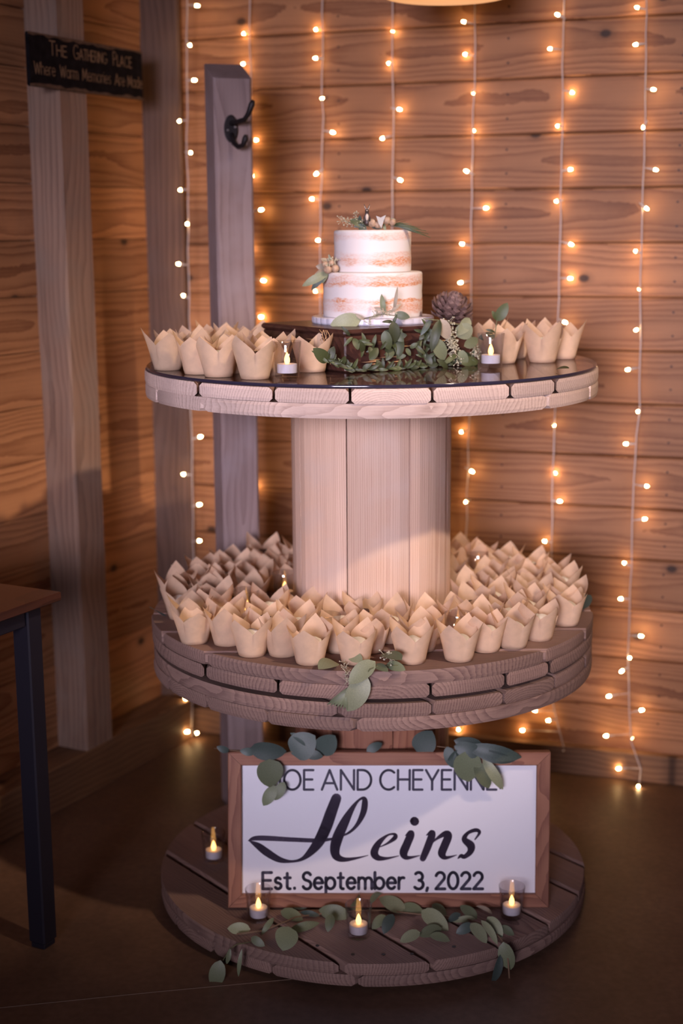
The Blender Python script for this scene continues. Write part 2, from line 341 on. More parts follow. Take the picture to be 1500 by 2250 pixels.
fl = MB().box(-6, 5, -7, 3, -0.2, 0).build('floor', M['concrete']); tag(fl, kind='structure')
j = MB().tube([on_z(-200, 2235, 0), on_z(340, 2180, 0), on_z(640, 2152, 0)], 0.0012, 4).build('floor_joint', simple('joint_dust', (0.15, 0.09, 0.06), .8), fl)

PLANK_H = 0.1375
def plank_wall(name, origin, along, outward, length, zline, n, seed):
    rz = math.atan2(along.y, along.x)
    root = MB().box(-0.05, length, 0.018, 0.09, 0, 2.75).build(name, M['base'])
    # local Y = outward
    flip = 1 if Vector((-along.y, along.x, 0)).dot(outward) > 0 else -1
    root.location = origin; root.rotation_euler = (0, 0, rz)
    if flip < 0:
        for v in root.data.vertices: v.co.y *= -1
        root.data.flip_normals()
    tag(root, kind='structure')
    rr = random.Random(seed)
    k0 = math.floor(-zline / PLANK_H)
    g = 0.0022; c = 0.0035
    h = PLANK_H / 2 - g / 2
    loops = []
    for x in (0, length):
        prof = [(-h + c, 0), (h - c, 0), (h, c), (h, .016), (-h, .016), (-h, c)]
        loops.append([(x, y * flip, z) for z, y in prof])
    # grain: local X along, local Y across -> plank object lies with its face normal on local Z
    loops = [[(p[0], p[2], p[1] * -flip * flip) for p in l] for l in loops]
    me = MB().loft(loops).mesh('plank', M['pine'])
    for k in range(n):
        zc = zline + (k0 + k + .5) * PLANK_H
        if zc < 0.0 or zc > 2.75: continue
        o = link('plank', me, root)
        # plank local: X along wall, Y up, Z towards the room
        o.rotation_euler = (math.pi / 2, 0, 0) if flip > 0 else (math.pi / 2, 0, 0)
        o.location = (0, rr.uniform(-.0012, .0012), zc)
        if flip < 0: o.rotation_euler = (-math.pi / 2, 0, 0)
    return root
zl_back = on_plane(1250, 652, WB, BN).z
wall_b = plank_wall('wall_back', CORNER, BW, BN, 2.6, zl_back, 22, 3)
zl_left = on_plane(263, 638, WL, LN).z
wall_l = plank_wall('wall_left', CORNER, -LW, LN, 3.4, zl_left, 22, 4)
# nail heads on the back wall at the studs
nm = MB(); zz = zl_back - 12 * PLANK_H
for px in (745, 1112, 1490):
    u = (on_plane(px, 400, WB, BN) - CORNER).dot(BW)
    for k in range(22):
        for dz in (.04, .1):
            z = zl_back + (k - 12) * PLANK_H + dz
            if 0.1 < z < 2.7:
                nm.add([(u + .003 * math.cos(a * 1.047), -.0012 if True else 0, z + .003 * math.sin(a * 1.047)) for a in range(6)], [(0, 1, 2, 3, 4, 5)])
nh = nm.build('nail_heads', M['nail'], wall_b); tag(nh, kind='stuff')

def along_box(name, p, along, out, length, depth, z0, z1, mat, c=.003):
    rz = math.atan2(along.y, along.x)
    sgn = 1 if Vector((-along.y, along.x, 0)).dot(out) > 0 else -1
    o = MB().box(0, length, min(0, depth * sgn), max(0, depth * sgn), z0, z1, c).build(name, mat)
    o.location = p; o.rotation_euler = (0, 0, rz); return o
pb = CORNER - BN * .03
bb = along_box('baseboard_back', pb, BW, BN, 2.55, .0295, 0, .078, M['base']); tag(bb, kind='structure')
pl = CORNER - LN * .112 - LW * .06
bl = along_box('baseboard_left', pl, -LW, LN, 3.3, .1115, 0, .122, M['base']); tag(bl, kind='structure')

def post(name, mat, sx, sy, z0, z1, loc, rz, top=None):
    """square post with grain along local X (stood upright)"""
    mb = MB(); c = .006
    def lp(x, k): return [(x, -sx / 2 + k, -sy / 2), (x, sx / 2 - k, -sy / 2), (x, sx / 2, -sy / 2 + k), (x, sx / 2, sy / 2 - k), (x, sx / 2 - k, sy / 2), (x, -sx / 2 + k, sy / 2), (x, -sx / 2, sy / 2 - k), (x, -sx / 2, -sy / 2 + k)]
    L0 = [lp(z0, c), lp((z0 + z1) / 2, c), lp(z1, c)]
    if top:   # sloped cut: front edge lower
        L0[-1] = [(p[0] - top * (.5 - p[2] / sy), p[1], p[2]) for p in L0[-1]]
    o = mb.loft(L0).build(name, mat)
    # local X -> world Z, local Y -> across, local Z -> back
    R = Matrix.Rotation(rz, 4, 'Z') @ Matrix(((0, 1, 0, 0), (0, 0, 1, 0), (1, 0, 0, 0), (0, 0, 0, 1)))
    o.matrix_world = Matrix.Translation(loc) @ R
    return o
# post on the left wall: its nearest arris shows at x=147
n_in = WL - LN * .110
e = on_plane(147, 640, n_in, LN)
c = Vector((e.x, e.y, 0)) + LW * .0575 + LN * .0575
pst = post('timber_post', M['post'], .115, .115, .1225, 2.7, c, -BE)
tag(pst, 'rough square timber post behind the black wall sign', 'post')
pst2 = post('timber_post', M['post2'], .122, .122, .1225, 2.7, Vector((-.557, 1.055, 0)), 0.0)
tag(pst2, 'dark square timber post in the corner of the two board walls', 'post')
hx = on_y(504, 500, .43)
hp = post('hook_post', M['greypost'], .093, .093, 0, 1.862, Vector((hx.x, .475, 0)), math.radians(19), top=.042)
HPM = hp.matrix_world.copy()
tag(hp, 'weathered grey post with a slanted top standing behind the reel stand', 'post')

# coat hook on that post
ang = math.radians(19); fN = Vector((math.sin(ang), -math.cos(ang), 0)); fR = Vector((math.cos(ang), math.sin(ang), 0))
hc = on_plane(507, 283, Vector((hx.x, .475, 0)) + fN * .0465, fN)
hk = empty('coat_hook', hc); tag(hk, 'black iron double coat hook on the grey post', 'hook')
loops = []
for d, s in ((0, 1), (.004, 1), (.006, .85)):
    loops.append([fN * d + fR * (.017 * s * math.cos(a * math.pi / 10)) + Vector((0, 0, .032 * s * math.sin(a * math.pi / 10))) for a in range(20)])
bp_ = MB().loft(loops).build('back_plate', M['iron'], hk)
def arm(pts, r):
    return MB().tube([fN * a + fR * b_ + Vector((0, 0, z)) for a, b_, z in pts], r, 8)
up = arm([(.004, 0, .012), (.03, .008, .014), (.06, .018, .017), (.072, .024, .03), (.08, .03, .05), (.083, .033, .058)], [.006, .006, .006, .006, .0075, .004]).build('upper_arm', M['iron'], hk, True)
lo = arm([(.004, 0, -.012), (.015, .003, -.034), (.03, .009, -.043), (.048, .016, -.04), (.056, .02, -.025), (.058, .021, -.017)], [.006, .006, .006, .006, .0075, .004]).build('lower_arm', M['iron'], hk, True)
for s in (-1, 1):
    q = MB().ball(fN * .006 + fR * (.009 * s) + Vector((0, 0, .004 * s)), .0035, n=8, m=5).build('screw', M['screw'], hk, True)

# ------------------------------------------------------------------ cable reels
R = 0.48
Z_BASE, Z_MID, Z_TOP = 0.06, 0.656, 1.187
def strip_poly(a, b, Rr, n=12):
    a = max(-Rr * .9995, a); b = min(Rr * .9995, b)
    ta, tb = math.asin(a / Rr), math.asin(b / Rr)
    p = [(Rr * math.cos(ta + (tb - ta) * i / n), Rr * math.sin(ta + (tb - ta) * i / n)) for i in range(n + 1)]
    q = [(-x, y) for x, y in reversed(p)]
    return p + q
def disc_layer(root, z0, z1, joints, ang, mat, rad=R, gap=.005, rr=random.Random(11)):
    js = [-rad] + joints + [rad]
    for i in range(len(js) - 1):
        a = js[i] + (gap / 2 if i else 0); b = js[i + 1] - (gap / 2 if i < len(js) - 2 else 0)
        if b - a < .01: continue
        Rr = rad + rr.uniform(-.0025, .0015); c = .006
        z0j = z0 + rr.uniform(0, .0006); z1j = z1 - rr.uniform(0, .0006)
        ca, cb = (c if i else 0), (c if i < len(js) - 2 else 0)
        loops = []
        for z, k, rk in ((z0j, 1, .0015), (z0j + c, 0, 0), (z1j - c, 0, 0), (z1j, 1, .0015)):
            loops.append([(x, y, z - z0) for x, y in strip_poly(a + ca * k, b - cb * k, Rr - rk)])
        o = MB().loft(loops).build('board', mat, root)
        o.location = (0, 0, z0); o.rotation_euler = (0, 0, ang)
def drum(root, z0, z1, first, mat, rad=.172, th=.025):
    for k in range(8):
        a0 = math.radians(first + 45 * k) + .008; a1 = math.radians(first + 45 * (k + 1)) - .008
        # front is -Y, angle grows to the right
        outer = []; inner = []
        for i in range(7):
            a = a0 + (a1 - a0) * i / 6; e = .0025 if i in (0, 6) else 0
            outer.append(((rad - e) * math.sin(a), -(rad - e) * math.cos(a)))
            inner.append(((rad - th) * math.sin(a), -(rad - th) * math.cos(a)))
        am = (a0 + a1) / 2; ox, oy = rad * math.sin(am), -rad * math.cos(am)
        ring = outer + inner[::-1]
        # stave local: X up, Y across (tangent), Z outward
        tx, ty = math.cos(am), math.sin(am); nx, ny = math.sin(am), -math.cos(am)
        def loc2(x, y, z): return (z - z0, (x - ox) * tx + (y - oy) * ty, (x - ox) * nx + (y - oy) * ny)
        loops = [[loc2(x, y, z) for x, y in ring] for z in (z0, (z0 + z1) / 2, z1)]
        o = MB().loft(loops).build('stave', mat, root)
        o.matrix_local = Matrix(((0, tx, nx, ox), (0, ty, ny, oy), (1, 0, 0, z0), (0, 0, 0, 1)))
JY = [-.336, -.188, -.048, .101, .249, .344]
JX = [-.345, -.2, -.055, .09, .235, .352]
JL = [-.350, -.208, -.062, .084, .231, .345]
DL = math.atan2(-.785, .62)             # direction of the boards of the lower reel
JLn = [-o_ for o_ in reversed(JL)]
up_reel = empty('cable_reel'); tag(up_reel, 'pale wooden cable reel standing on top, cake tier above cupcake tier', 'cable reel')
T = .0275
disc_layer(up_reel, Z_TOP - T, Z_TOP, [-x for x in reversed(JY)], math.pi / 2, M['reel_up'], .4785)
disc_layer(up_reel, Z_TOP - 2 * T, Z_TOP - T, JX, 0, M['reel_up'], .4785)
drum(up_reel, Z_MID, Z_TOP - 2 * T, -18.5, M['stave'])
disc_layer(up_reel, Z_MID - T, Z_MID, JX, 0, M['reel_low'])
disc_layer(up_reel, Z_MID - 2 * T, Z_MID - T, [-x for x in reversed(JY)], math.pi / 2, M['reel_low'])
low_reel = empty('cable_reel'); tag(low_reel, 'dark weathered wooden cable reel on the floor behind the white sign', 'cable reel')
zl = Z_MID - 2 * T - .008
# offsets are measured along (.785,.62); local Y of a board turned by DL points along (.785,.62)
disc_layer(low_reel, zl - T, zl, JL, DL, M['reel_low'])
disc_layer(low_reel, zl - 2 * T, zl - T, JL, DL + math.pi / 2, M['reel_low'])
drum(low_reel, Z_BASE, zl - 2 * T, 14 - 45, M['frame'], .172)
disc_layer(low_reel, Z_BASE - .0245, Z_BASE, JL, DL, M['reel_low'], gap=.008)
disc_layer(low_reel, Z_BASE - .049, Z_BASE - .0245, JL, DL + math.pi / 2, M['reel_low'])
for k in range(3):
    a = 2 * math.pi * k / 3 + .6
    s = MB().box(-.11, .11, -.03, .03, 0, Z_BASE - .049).build('foot_block', M['reel_low'], low_reel)
    s.location = (.3 * math.cos(a), .3 * math.sin(a), 0); s.rotation_euler = (0, 0, a)
# nails in the base boards
for px, py in ((697, 2078), (775, 2097), (842, 2097), (905, 2096), (997, 2080)):
    p = on_z(px, py, Z_BASE + .0005)
    o = MB().lathe([(.0001, .0006), (.004, .0006), (.004, 0)], 8).build('nail', M['nail'], low_reel); o.location = p

# glass top
gt = empty('glass_top', (0, 0, Z_TOP + .0005)); tag(gt, 'round glass sheet lying on the top tier under cake and cupcakes', 'glass top')
GZ = Z_TOP + .0068
RG = .4735
MB().loft([[(RG * math.cos(i * math.pi / 48), RG * math.sin(i * math.pi / 48), .0062) for i in range(96)]], cap=False)
me = bpy.data.meshes.new('pane'); me.from_pydata([(RG * math.cos(i * math.pi / 48), RG * math.sin(i * math.pi / 48), .0062) for i in range(96)], [], [tuple(range(96))]); me.update()
link('pane', me, gt, M['glass'])
MB().lathe([(RG, .0062), (RG + .0008, .0055), (RG + .0008, .0007), (RG, 0), (RG - .006, 0)], 96).build('edge', M['glassedge'], gt, True)

# ------------------------------------------------------------------ lettering (stroke alphabet, cap height 1)
def arc(cx, cy, rx, ry, a0, a1, n=14):
    return [(cx + rx * math.cos(math.radians(a0 + (a1 - a0) * i / n)), cy + ry * math.sin(math.radians(a0 + (a1 - a0) * i / n))) for i in range(n + 1)]
G = {
 'J': (.42, [[(.38, 1), (.38, .25)] + arc(.19, .22, .19, .22, 0, -150, 8)]),
 'O': (.92, [arc(.46, .5, .46, .5, 0, 360, 28)]),
 'E': (.52, [[(.52, 1), (0, 1), (0, 0), (.52, 0)], [(0, .52), (.46, .52)]]),
 'A': (.84, [[(0, 0), (.42, 1), (.84, 0)], [(.16, .33), (.68, .33)]]),
 'N': (.72, [[(0, 0), (0, 1), (.72, 0), (.72, 1)]]),
 'D': (.74, [[(0, 0), (0, 1), (.26, 1)] + arc(.26, .5, .48, .5, 90, -90, 14) + [(0, 0)]]),
 'C': (.80, [arc(.47, .5, .47, .5, 48, 312, 20)]),
 'H': (.66, [[(0, 0), (0, 1)], [(.66, 0), (.66, 1)], [(0, .52), (.66, .52)]]),
 'Y': (.70, [[(0, 1), (.35, .45)], [(.70, 1), (.35, .45), (.35, 0)]]),
 'T': (.62, [[(0, 1), (.62, 1)], [(.31, 1), (.31, 0)]]),
 'G': (.84, [arc(.47, .5, .47, .5, 48, 350, 20) + [(.55, .42)]]),
 'R': (.56, [[(0, 0), (0, 1), (.3, 1)] + arc(.3, .74, .25, .26, 90, -90, 10) + [(0, .48)], [(.3, .48), (.56, 0)]]),
 'I': (.05, [[(.02, 0), (.02, 1)]]),
 'P': (.54, [[(0, 0), (0, 1), (.28, 1)] + arc(.28, .73, .26, .27, 90, -90, 10) + [(0, .46)]]),
 'L': (.46, [[(0, 1), (0, 0), (.46, 0)]]),
 'S': (.52, [arc(.27, .76, .24, .24, 25, 262, 14)[:-1] + arc(.26, .25, .26, .26, 80, -155, 14)]),
 'W': (1.0, [[(0, 1), (.26, 0), (.5, .9), (.74, 0), (1, 1)]]),
 'M': (.8, [[(0, 0), (.08, 1), (.4, .2), (.72, 1), (.8, 0)]]),
 's': (.36, [arc(.18, .52, .16, .16, 35, 262, 10)[:-1] + arc(.18, .18, .18, .18, 80, -150, 10)]),
 't': (.36, [[(.16, .95), (.16, .14)] + arc(.3, .14, .14, .14, 180, 285, 6), [(0, .68), (.34, .68)]]),
 'e': (.56, [[(.02, .36), (.54, .36)] + arc(.28, .34, .27, .34, 4, 318, 18)]),
 'p': (.58, [[(0, .68), (0, -.32)], arc(.29, .34, .29, .34, 0, 360, 20)]),
 'm': (.84, [[(0, 0), (0, .68)], [(0, .44)] + arc(.21, .46, .21, .22, 180, 0, 8) + [(.42, 0)], [(.42, .44)] + arc(.63, .46, .21, .22, 180, 0, 8) + [(.84, 0)]]),
 'b': (.58, [[(0, 1), (0, 0)], arc(.29, .34, .29, .34, 0, 360, 20)]),
 'r': (.32, [[(0, 0), (0, .68)], [(0, .4)] + arc(.24, .4, .24, .28, 180, 70, 7)]),
 'h': (.5, [[(0, 0), (0, 1)], [(0, .42)] + arc(.25, .44, .25, .24, 180, 0, 8) + [(.5, 0)]]),
 'a': (.56, [arc(.27, .34, .27, .34, 0, 360, 18), [(.55, .68), (.55, 0)]]),
 'o': (.58, [arc(.29, .34, .29, .34, 0, 360, 20)]),
 'i': (.05, [[(.02, 0), (.02, .66)], [(.02, .9), (.02, .93)]]),
 'd': (.56, [arc(.27, .34, .27, .34, 0, 360, 18), [(.55, 1), (.55, 0)]]),
 '3': (.54, [arc(.25, .75, .24, .25, 140, -80, 12) + arc(.25, .26, .28, .27, 85, -145, 12)]),
 '2': (.56, [arc(.27, .73, .26, .27, 165, -35, 12) + [(0, .0), (.56, 0)]]),
 '0': (.60, [arc(.30, .5, .30, .5, 0, 360, 22)]),
 '.': (.06, [[(.03, .02), (.03, .05)]]), ',': (.08, [[(.05, .06), (.0, -.12)]]), ':': (.06, [[(.03, .08), (.03, .12)], [(.03, .6), (.03, .64)]]),
 ' ': (.36, []),
}
def ribbon(mb, pts, ws, z, capn=6):
    """flat stroke with a width per point, rounded ends"""
    P = [Vector((p[0], p[1])) for p in pts]
    Q = [P[0]]; W = [ws[0]]
    for p, w_ in zip(P[1:], ws[1:]):
        if (p - Q[-1]).length > 1e-7: Q.append(p); W.append(w_)
    P = Q
    if len(P) < 2: return
    for i in range(len(P) - 1):      # quads
        d = (P[i + 1] - P[i]).normalized(); nrm = Vector((-d.y, d.x))
        a, b_ = P[i] + nrm * W[i] / 2, P[i] - nrm * W[i] / 2
        c_, e_ = P[i + 1] - nrm * W[i + 1] / 2, P[i + 1] + nrm * W[i + 1] / 2
        mb.add([(a.x, a.y, z), (b_.x, b_.y, z), (c_.x, c_.y, z), (e_.x, e_.y, z)], [(0, 1, 2, 3)])
    for p, w_ in zip(P, W):          # round joins
        n = 10
        mb.add([(p.x + w_ / 2 * math.cos(2 * math.pi * k / n), p.y + w_ / 2 * math.sin(2 * math.pi * k / n), z) for k in range(n)], [tuple(range(n))])
def text_mesh(txt, x0, x1, y0, cap, stroke, z, small_caps=False, track=.2):
    x = 0; items = []
    up_next = True
    for ch in txt:
        s = 1.0; g = ch
        if small_caps and ch.isalpha():
            s = 1.0 if ch.isupper() else .78; g = ch.upper()
        wd, st = G[g]
        items += [[(x + px * s, py * s) for px, py in line] for line in st]
        x += wd * s + track
    wtot = x - track; kx = (x1 - x0) / wtot
    mb = MB()
    for line in items:
        ribbon(mb, [(x0 + px * kx, y0 + py * cap) for px, py in line], [stroke] * len(line), z)
    return mb

# ------------------------------------------------------------------ white framed sign on the base
sb = on_z(855, 1997, Z_BASE)
LEAN = math.radians(7.5)
SN = Vector((0.012, -math.cos(LEAN), math.sin(LEAN))).normalized()
sp0 = Vector((0, sb.y, Z_BASE))
def sgn_pt(x, y): return on_plane(x, y, sp0, SN)
tl, tr, blc, brc = sgn_pt(497, 1655), sgn_pt(1210, 1653), sgn_pt(505, 1997), sgn_pt(1204, 1996)
SW = ((tr - tl).length + (brc - blc).length) / 2; SH = (tl - blc).length
SX = (brc - blc); SX = (SX - SN * SX.dot(SN)).normalized(); SY = SN.cross(SX).normalized()
SC = (tl + tr + blc + brc) / 4
SC = SC + Vector((0, 0, 1)) * max(0, (Z_BASE + .001) - (SC - SY * SH / 2 - SN * .018).z)
sign = bpy.data.objects.new('framed_sign', None); COL.objects.link(sign)
sign.matrix_world = Matrix(((SX.x, SY.x, SN.x, SC.x), (SX.y, SY.y, SN.y, SC.y), (SX.z, SY.z, SN.z, SC.z), (0, 0, 0, 1)))
tag(sign, 'white framed family name sign leaning in front of the lower reel', 'sign')
SINV = sign.matrix_world.inverted()
fwid = .0285; hw, hh = SW / 2, SH / 2
MB().box(-hw + .01, hw - .01, -hh + .01, hh - .01, -.012, -.008).build('panel', M['white'], sign)
def frame_bar(p, L_, ang_):
    # mitred bar, local X along, outer edge at y=0, inner at y=+fwid
    mb = MB(); h0, h1 = -.018, .004; c_ = .002
    mb.loft([[(-L_ / 2 + k, k + (0 if k == 0 else 0), z) if False else q for q in ((-L_ / 2 + o_, o_, z), (L_ / 2 - o_, o_, z), (L_ / 2 - i_, i_, z), (-L_ / 2 + i_, i_, z))] for z, o_, i_, k in ((h0, 0, fwid, 0), (h1 - c_, 0, fwid, 0), (h1, c_, fwid - c_, 1))])
    o = mb.build('frame_bar', M['frame'], sign); o.location = p; o.rotation_euler = (0, 0, ang_); return o
frame_bar((0, -hh, 0), SW - .0008, 0); frame_bar((0, hh, 0), SW - .0008, math.pi)
frame_bar((-hw, 0, 0), SH - .0008, -math.pi / 2); frame_bar((hw, 0, 0), SH - .0008, math.pi / 2)
def sl(x, y):
    p = SINV @ on_plane(x, y, sign.matrix_world @ Vector((0, 0, -.008)), SN); return p.x, p.y
zt_ = -.0077
for wd, x0, x1, yb_, yt_, st_ in [('JOE', 600, 688, 1735, 1692, .0052), ('AND', 707, 815, 1735, 1692, .0052), ('CHEYENNE:', 835, 1100, 1735, 1692, .0052),
                                  ('Est.', 577, 648, 1953, 1917, .0066), ('September', 665, 887, 1953, 1917, .0066), ('3,', 910, 940, 1953, 1917, .0066), ('2022', 957, 1060, 1953, 1917, .0066)]:
    xa, ya = sl(x0, yb_); xb, _ = sl(x1, yb_); _, yb = sl(800, yt_)
    o = text_mesh(wd, xa, xb, ya, yb - ya, st_, zt_).build('lettering', M['ink'], sign)
    tag(o, 'navy lettering', kind='stuff')
def stroke(mb, pts, ox, oy, k):
    # smooth the polyline (Catmull-Rom), then a ribbon
    P = [(ox + x / k, oy + y / k, wd / k) for x, y, wd in pts]
    P = [P[0]] + P + [P[-1]]; out = []
    for i in range(1, len(P) - 2):
        for s in range(6):
            t_ = s / 6
            v = []
            for d in range(3):
                p0, p1, p2, p3 = P[i - 1][d], P[i][d], P[i + 1][d], P[i + 2][d]
                v.append(.5 * (2 * p1 + (p2 - p0) * t_ + (2 * p0 - 5 * p1 + 4 * p2 - p3) * t_ ** 2 + (3 * p1 - p0 - 3 * p2 + p3) * t_ ** 3))
            out.append(v)
    out.append(list(P[-1]))
    mpp = SW / 707.0
    ribbon(mb, [sl(x, y) for x, y, _ in out], [max(.0006, wd * mpp * 1.12) for _, _, wd in out], zt_)
hb = MB()
c8 = (340, 1600, 3.0); c9 = (800, 1580, 2.83)
stroke(hb, [(1196, 462, 60), (1160, 560, 68), (1128, 650, 70), (1085, 740, 66), (1030, 812, 46), (970, 862, 22), (900, 878, 16), (820, 866, 36), (740, 820, 46), (680, 775, 38), (622, 742, 6)], *c8)
stroke(hb, [(616, 742, 5), (680, 724, 30), (900, 734, 27), (1080, 740, 24), (1190, 726, 12)], *c8)
stroke(hb, [(1190, 722, 6), (1270, 694, 14), (1330, 640, 22), (1372, 560, 36), (1384, 490, 36), (1376, 462, 22), (1342, 476, 14), (1300, 530, 30), (1250, 620, 54), (1205, 720, 64), (1186, 800, 58), (1200, 848, 46), (1250, 866, 28), (1330, 856, 14), (1405, 838, 4)], *c8)
stroke(hb, [(78, 802, 4), (140, 775, 12), (190, 738, 26), (188, 716, 16), (145, 722, 12), (92, 768, 32), (62, 828, 44), (84, 862, 34), (140, 866, 16), (215, 850, 4)], *c9)
stroke(hb, [(255, 724, 4), (290, 712, 40), (264, 780, 46), (244, 832, 46), (266, 862, 24), (345, 848, 4)], *c9)
stroke(hb, [(311, 634, 50), (313, 637, 50)], *c9)
stroke(hb, [(385, 722, 4), (422, 710, 38), (396, 790, 42), (364, 866, 36)], *c9)
stroke(hb, [(385, 808, 4), (440, 752, 12), (500, 714, 32), (522, 726, 44), (498, 790, 46), (482, 836, 44), (506, 862, 22), (575, 845, 4)], *c9)
stroke(hb, [(688, 748, 8), (716, 706, 18), (694, 690, 22), (644, 708, 20), (622, 748, 32), (662, 786, 46), (658, 826, 34), (622, 856, 24), (602, 850, 22), (582, 866, 6)], *c9)
o = hb.build('lettering', M['plum'], sign); tag(o, 'large plum script family name', kind='stuff')

# ------------------------------------------------------------------ black sign on the left post
gn = n_in - LN * .012
def gp(x, y): return on_plane(x, y, gn, LN)
g_tl, g_tr, g_bl, g_br = gp(64, 72), gp(312, 110), gp(66, 196), gp(312, 213)
GX = -LW * -1; GX = LW.copy(); GYv = Vector((0, 0, 1)); GN = -LN
u0 = min((g_tl - gn).dot(GX), (g_bl - gn).dot(GX)); u1 = (g_tr - gn).dot(GX)
z1_ = (g_tl.z + g_tr.z) / 2; z0_ = (g_bl.z + g_br.z) / 2
gs = bpy.data.objects.new('wall_sign', None); COL.objects.link(gs)
gc = gn + GX * ((u0 + u1) / 2); gc.z = (z0_ + z1_) / 2
gs.matrix_world = Matrix(((GX.x, 0, GN.x, gc.x), (GX.y, 0, GN.y, gc.y), (GX.z, 1, GN.z, gc.z), (0, 0, 0, 1)))
tag(gs, 'black distressed plank sign with faded gathering lettering on the left post', 'sign')
gw, gh = (u1 - u0), (z1_ - z0_)
MB().box(-gw / 2, gw / 2, -gh / 2, gh / 2, -.0105, 0, .003).build('board', M['blacksign'], gs)
rr = random.Random(5)
for s in (-1, 1):
    eb = MB(); n = 24
    pts = [(-gw / 2 + gw * i / n, s * gh / 2) for i in range(n + 1)]
    dprev = .005
    for i in range(n):
        d0, d1 = dprev, rr.uniform(.003, .010); dprev = d1
        eb.add([(pts[i][0], pts[i][1], .0004), (pts[i + 1][0], pts[i + 1][1], .0004), (pts[i + 1][0], pts[i + 1][1] - s * d1, .0004), (pts[i][0], pts[i][1] - s * d0, .0004)], [(0, 1, 2, 3)])
    eb.build('worn_edge', M['signedge'], gs)
for wd, a_, b_, y_, c_, st_, sm_ in [('The', -.33, -.19, .13, .26, .0029, True), ('Gathering', -.13, .16, .13, .26, .0029, True), ('Place', .22, .39, .13, .26, .0029, True),
                                     ('Where', -.46, -.29, -.26, .22, .0026, False), ('Warm', -.25, -.10, -.26, .22, .0026, False), ('Memories', -.06, .19, -.26, .22, .0026, False), ('Are', .23, .32, -.26, .22, .0026, False), ('Made', .35, .49, -.26, .22, .0026, False)]:
    o = text_mesh(wd, gw * a_, gw * b_, gh * y_, gh * c_, st_, .0006, small_caps=sm_, track=.16).build('lettering', M['tanpaint'], gs); tag(o, kind='stuff')

# ------------------------------------------------------------------ side table, lower left
tc0 = on_z(135, 1300, .76)
ta = -LW; tb = LN                     # along the wall towards the camera, and towards the wall
tbl = empty('side_table', (tc0.x, tc0.y, 0), math.atan2(ta.y, ta.x)); tag(tbl, 'brown topped side table with black square steel legs at the left edge', 'table')
sg = 1 if Vector((-ta.y, ta.x, 0)).dot(tb) > 0 else -1
def tbox(name, x0, x1, y0, y1, z0, z1, mat, c=.002):
    a, b_ = sorted((y0 * sg, y1 * sg)); return MB().box(x0, x1, a, b_, z0, z1, c).build(name, mat, tbl)
TL, TD = 1.25, .40
tbox('table_top', 0, TL, 0, TD, .742, .76, M['tabletop'])
tbox('apron', .07, TL - .07, .036, .06, .70, .742, M['blackmetal'])
tbox('apron', .07, TL - .07, TD - .06, TD - .036, .70, .742, M['blackmetal'])
tbox('apron', .03, .055, .075, TD - .07, .70, .742, M['blackmetal'])
for lx in (.026, TL - .07):
    for ly in (.032, TD - .07):
        lg = tbox('leg', lx, lx + .042, ly, ly + .042, .012, .74, M['blackmetal'], .003)
        tbox('foot_cap', lx + .003, lx + .039, ly + .003, ly + .039, 0, .012, M['blackmetal'], .002)

# ------------------------------------------------------------------ pendant lamp at the top edge
pc = on_y(982, 0, .30)
pz = on_y(982, 12, .30 + .14).z
lamp = empty('pendant_lamp', (pc.x, .30, pz)); tag(lamp, 'glowing cloth drum pendant lamp at the top edge of the picture', 'lamp')
MB().lathe([(.142, 0), (.143, .002), (.143, .2), (.142, .202), (.1405, .2), (.1405, .002), (.142, 0)], 48).build('shade', M['shade'], lamp, True)
MB().lathe([(.0005, .012), (.138, .012), (.138, .015), (.0005, .015)], 48).build('diffuser', simple('lamp_diffuser', (.8, .6, .4), .7, emit=(1.0, .56, .25), es=.75), lamp)
MB().tube([(0, 0, .015), (0, 0, .8)], .004, 8).build('cord', M['blackmetal'], lamp)

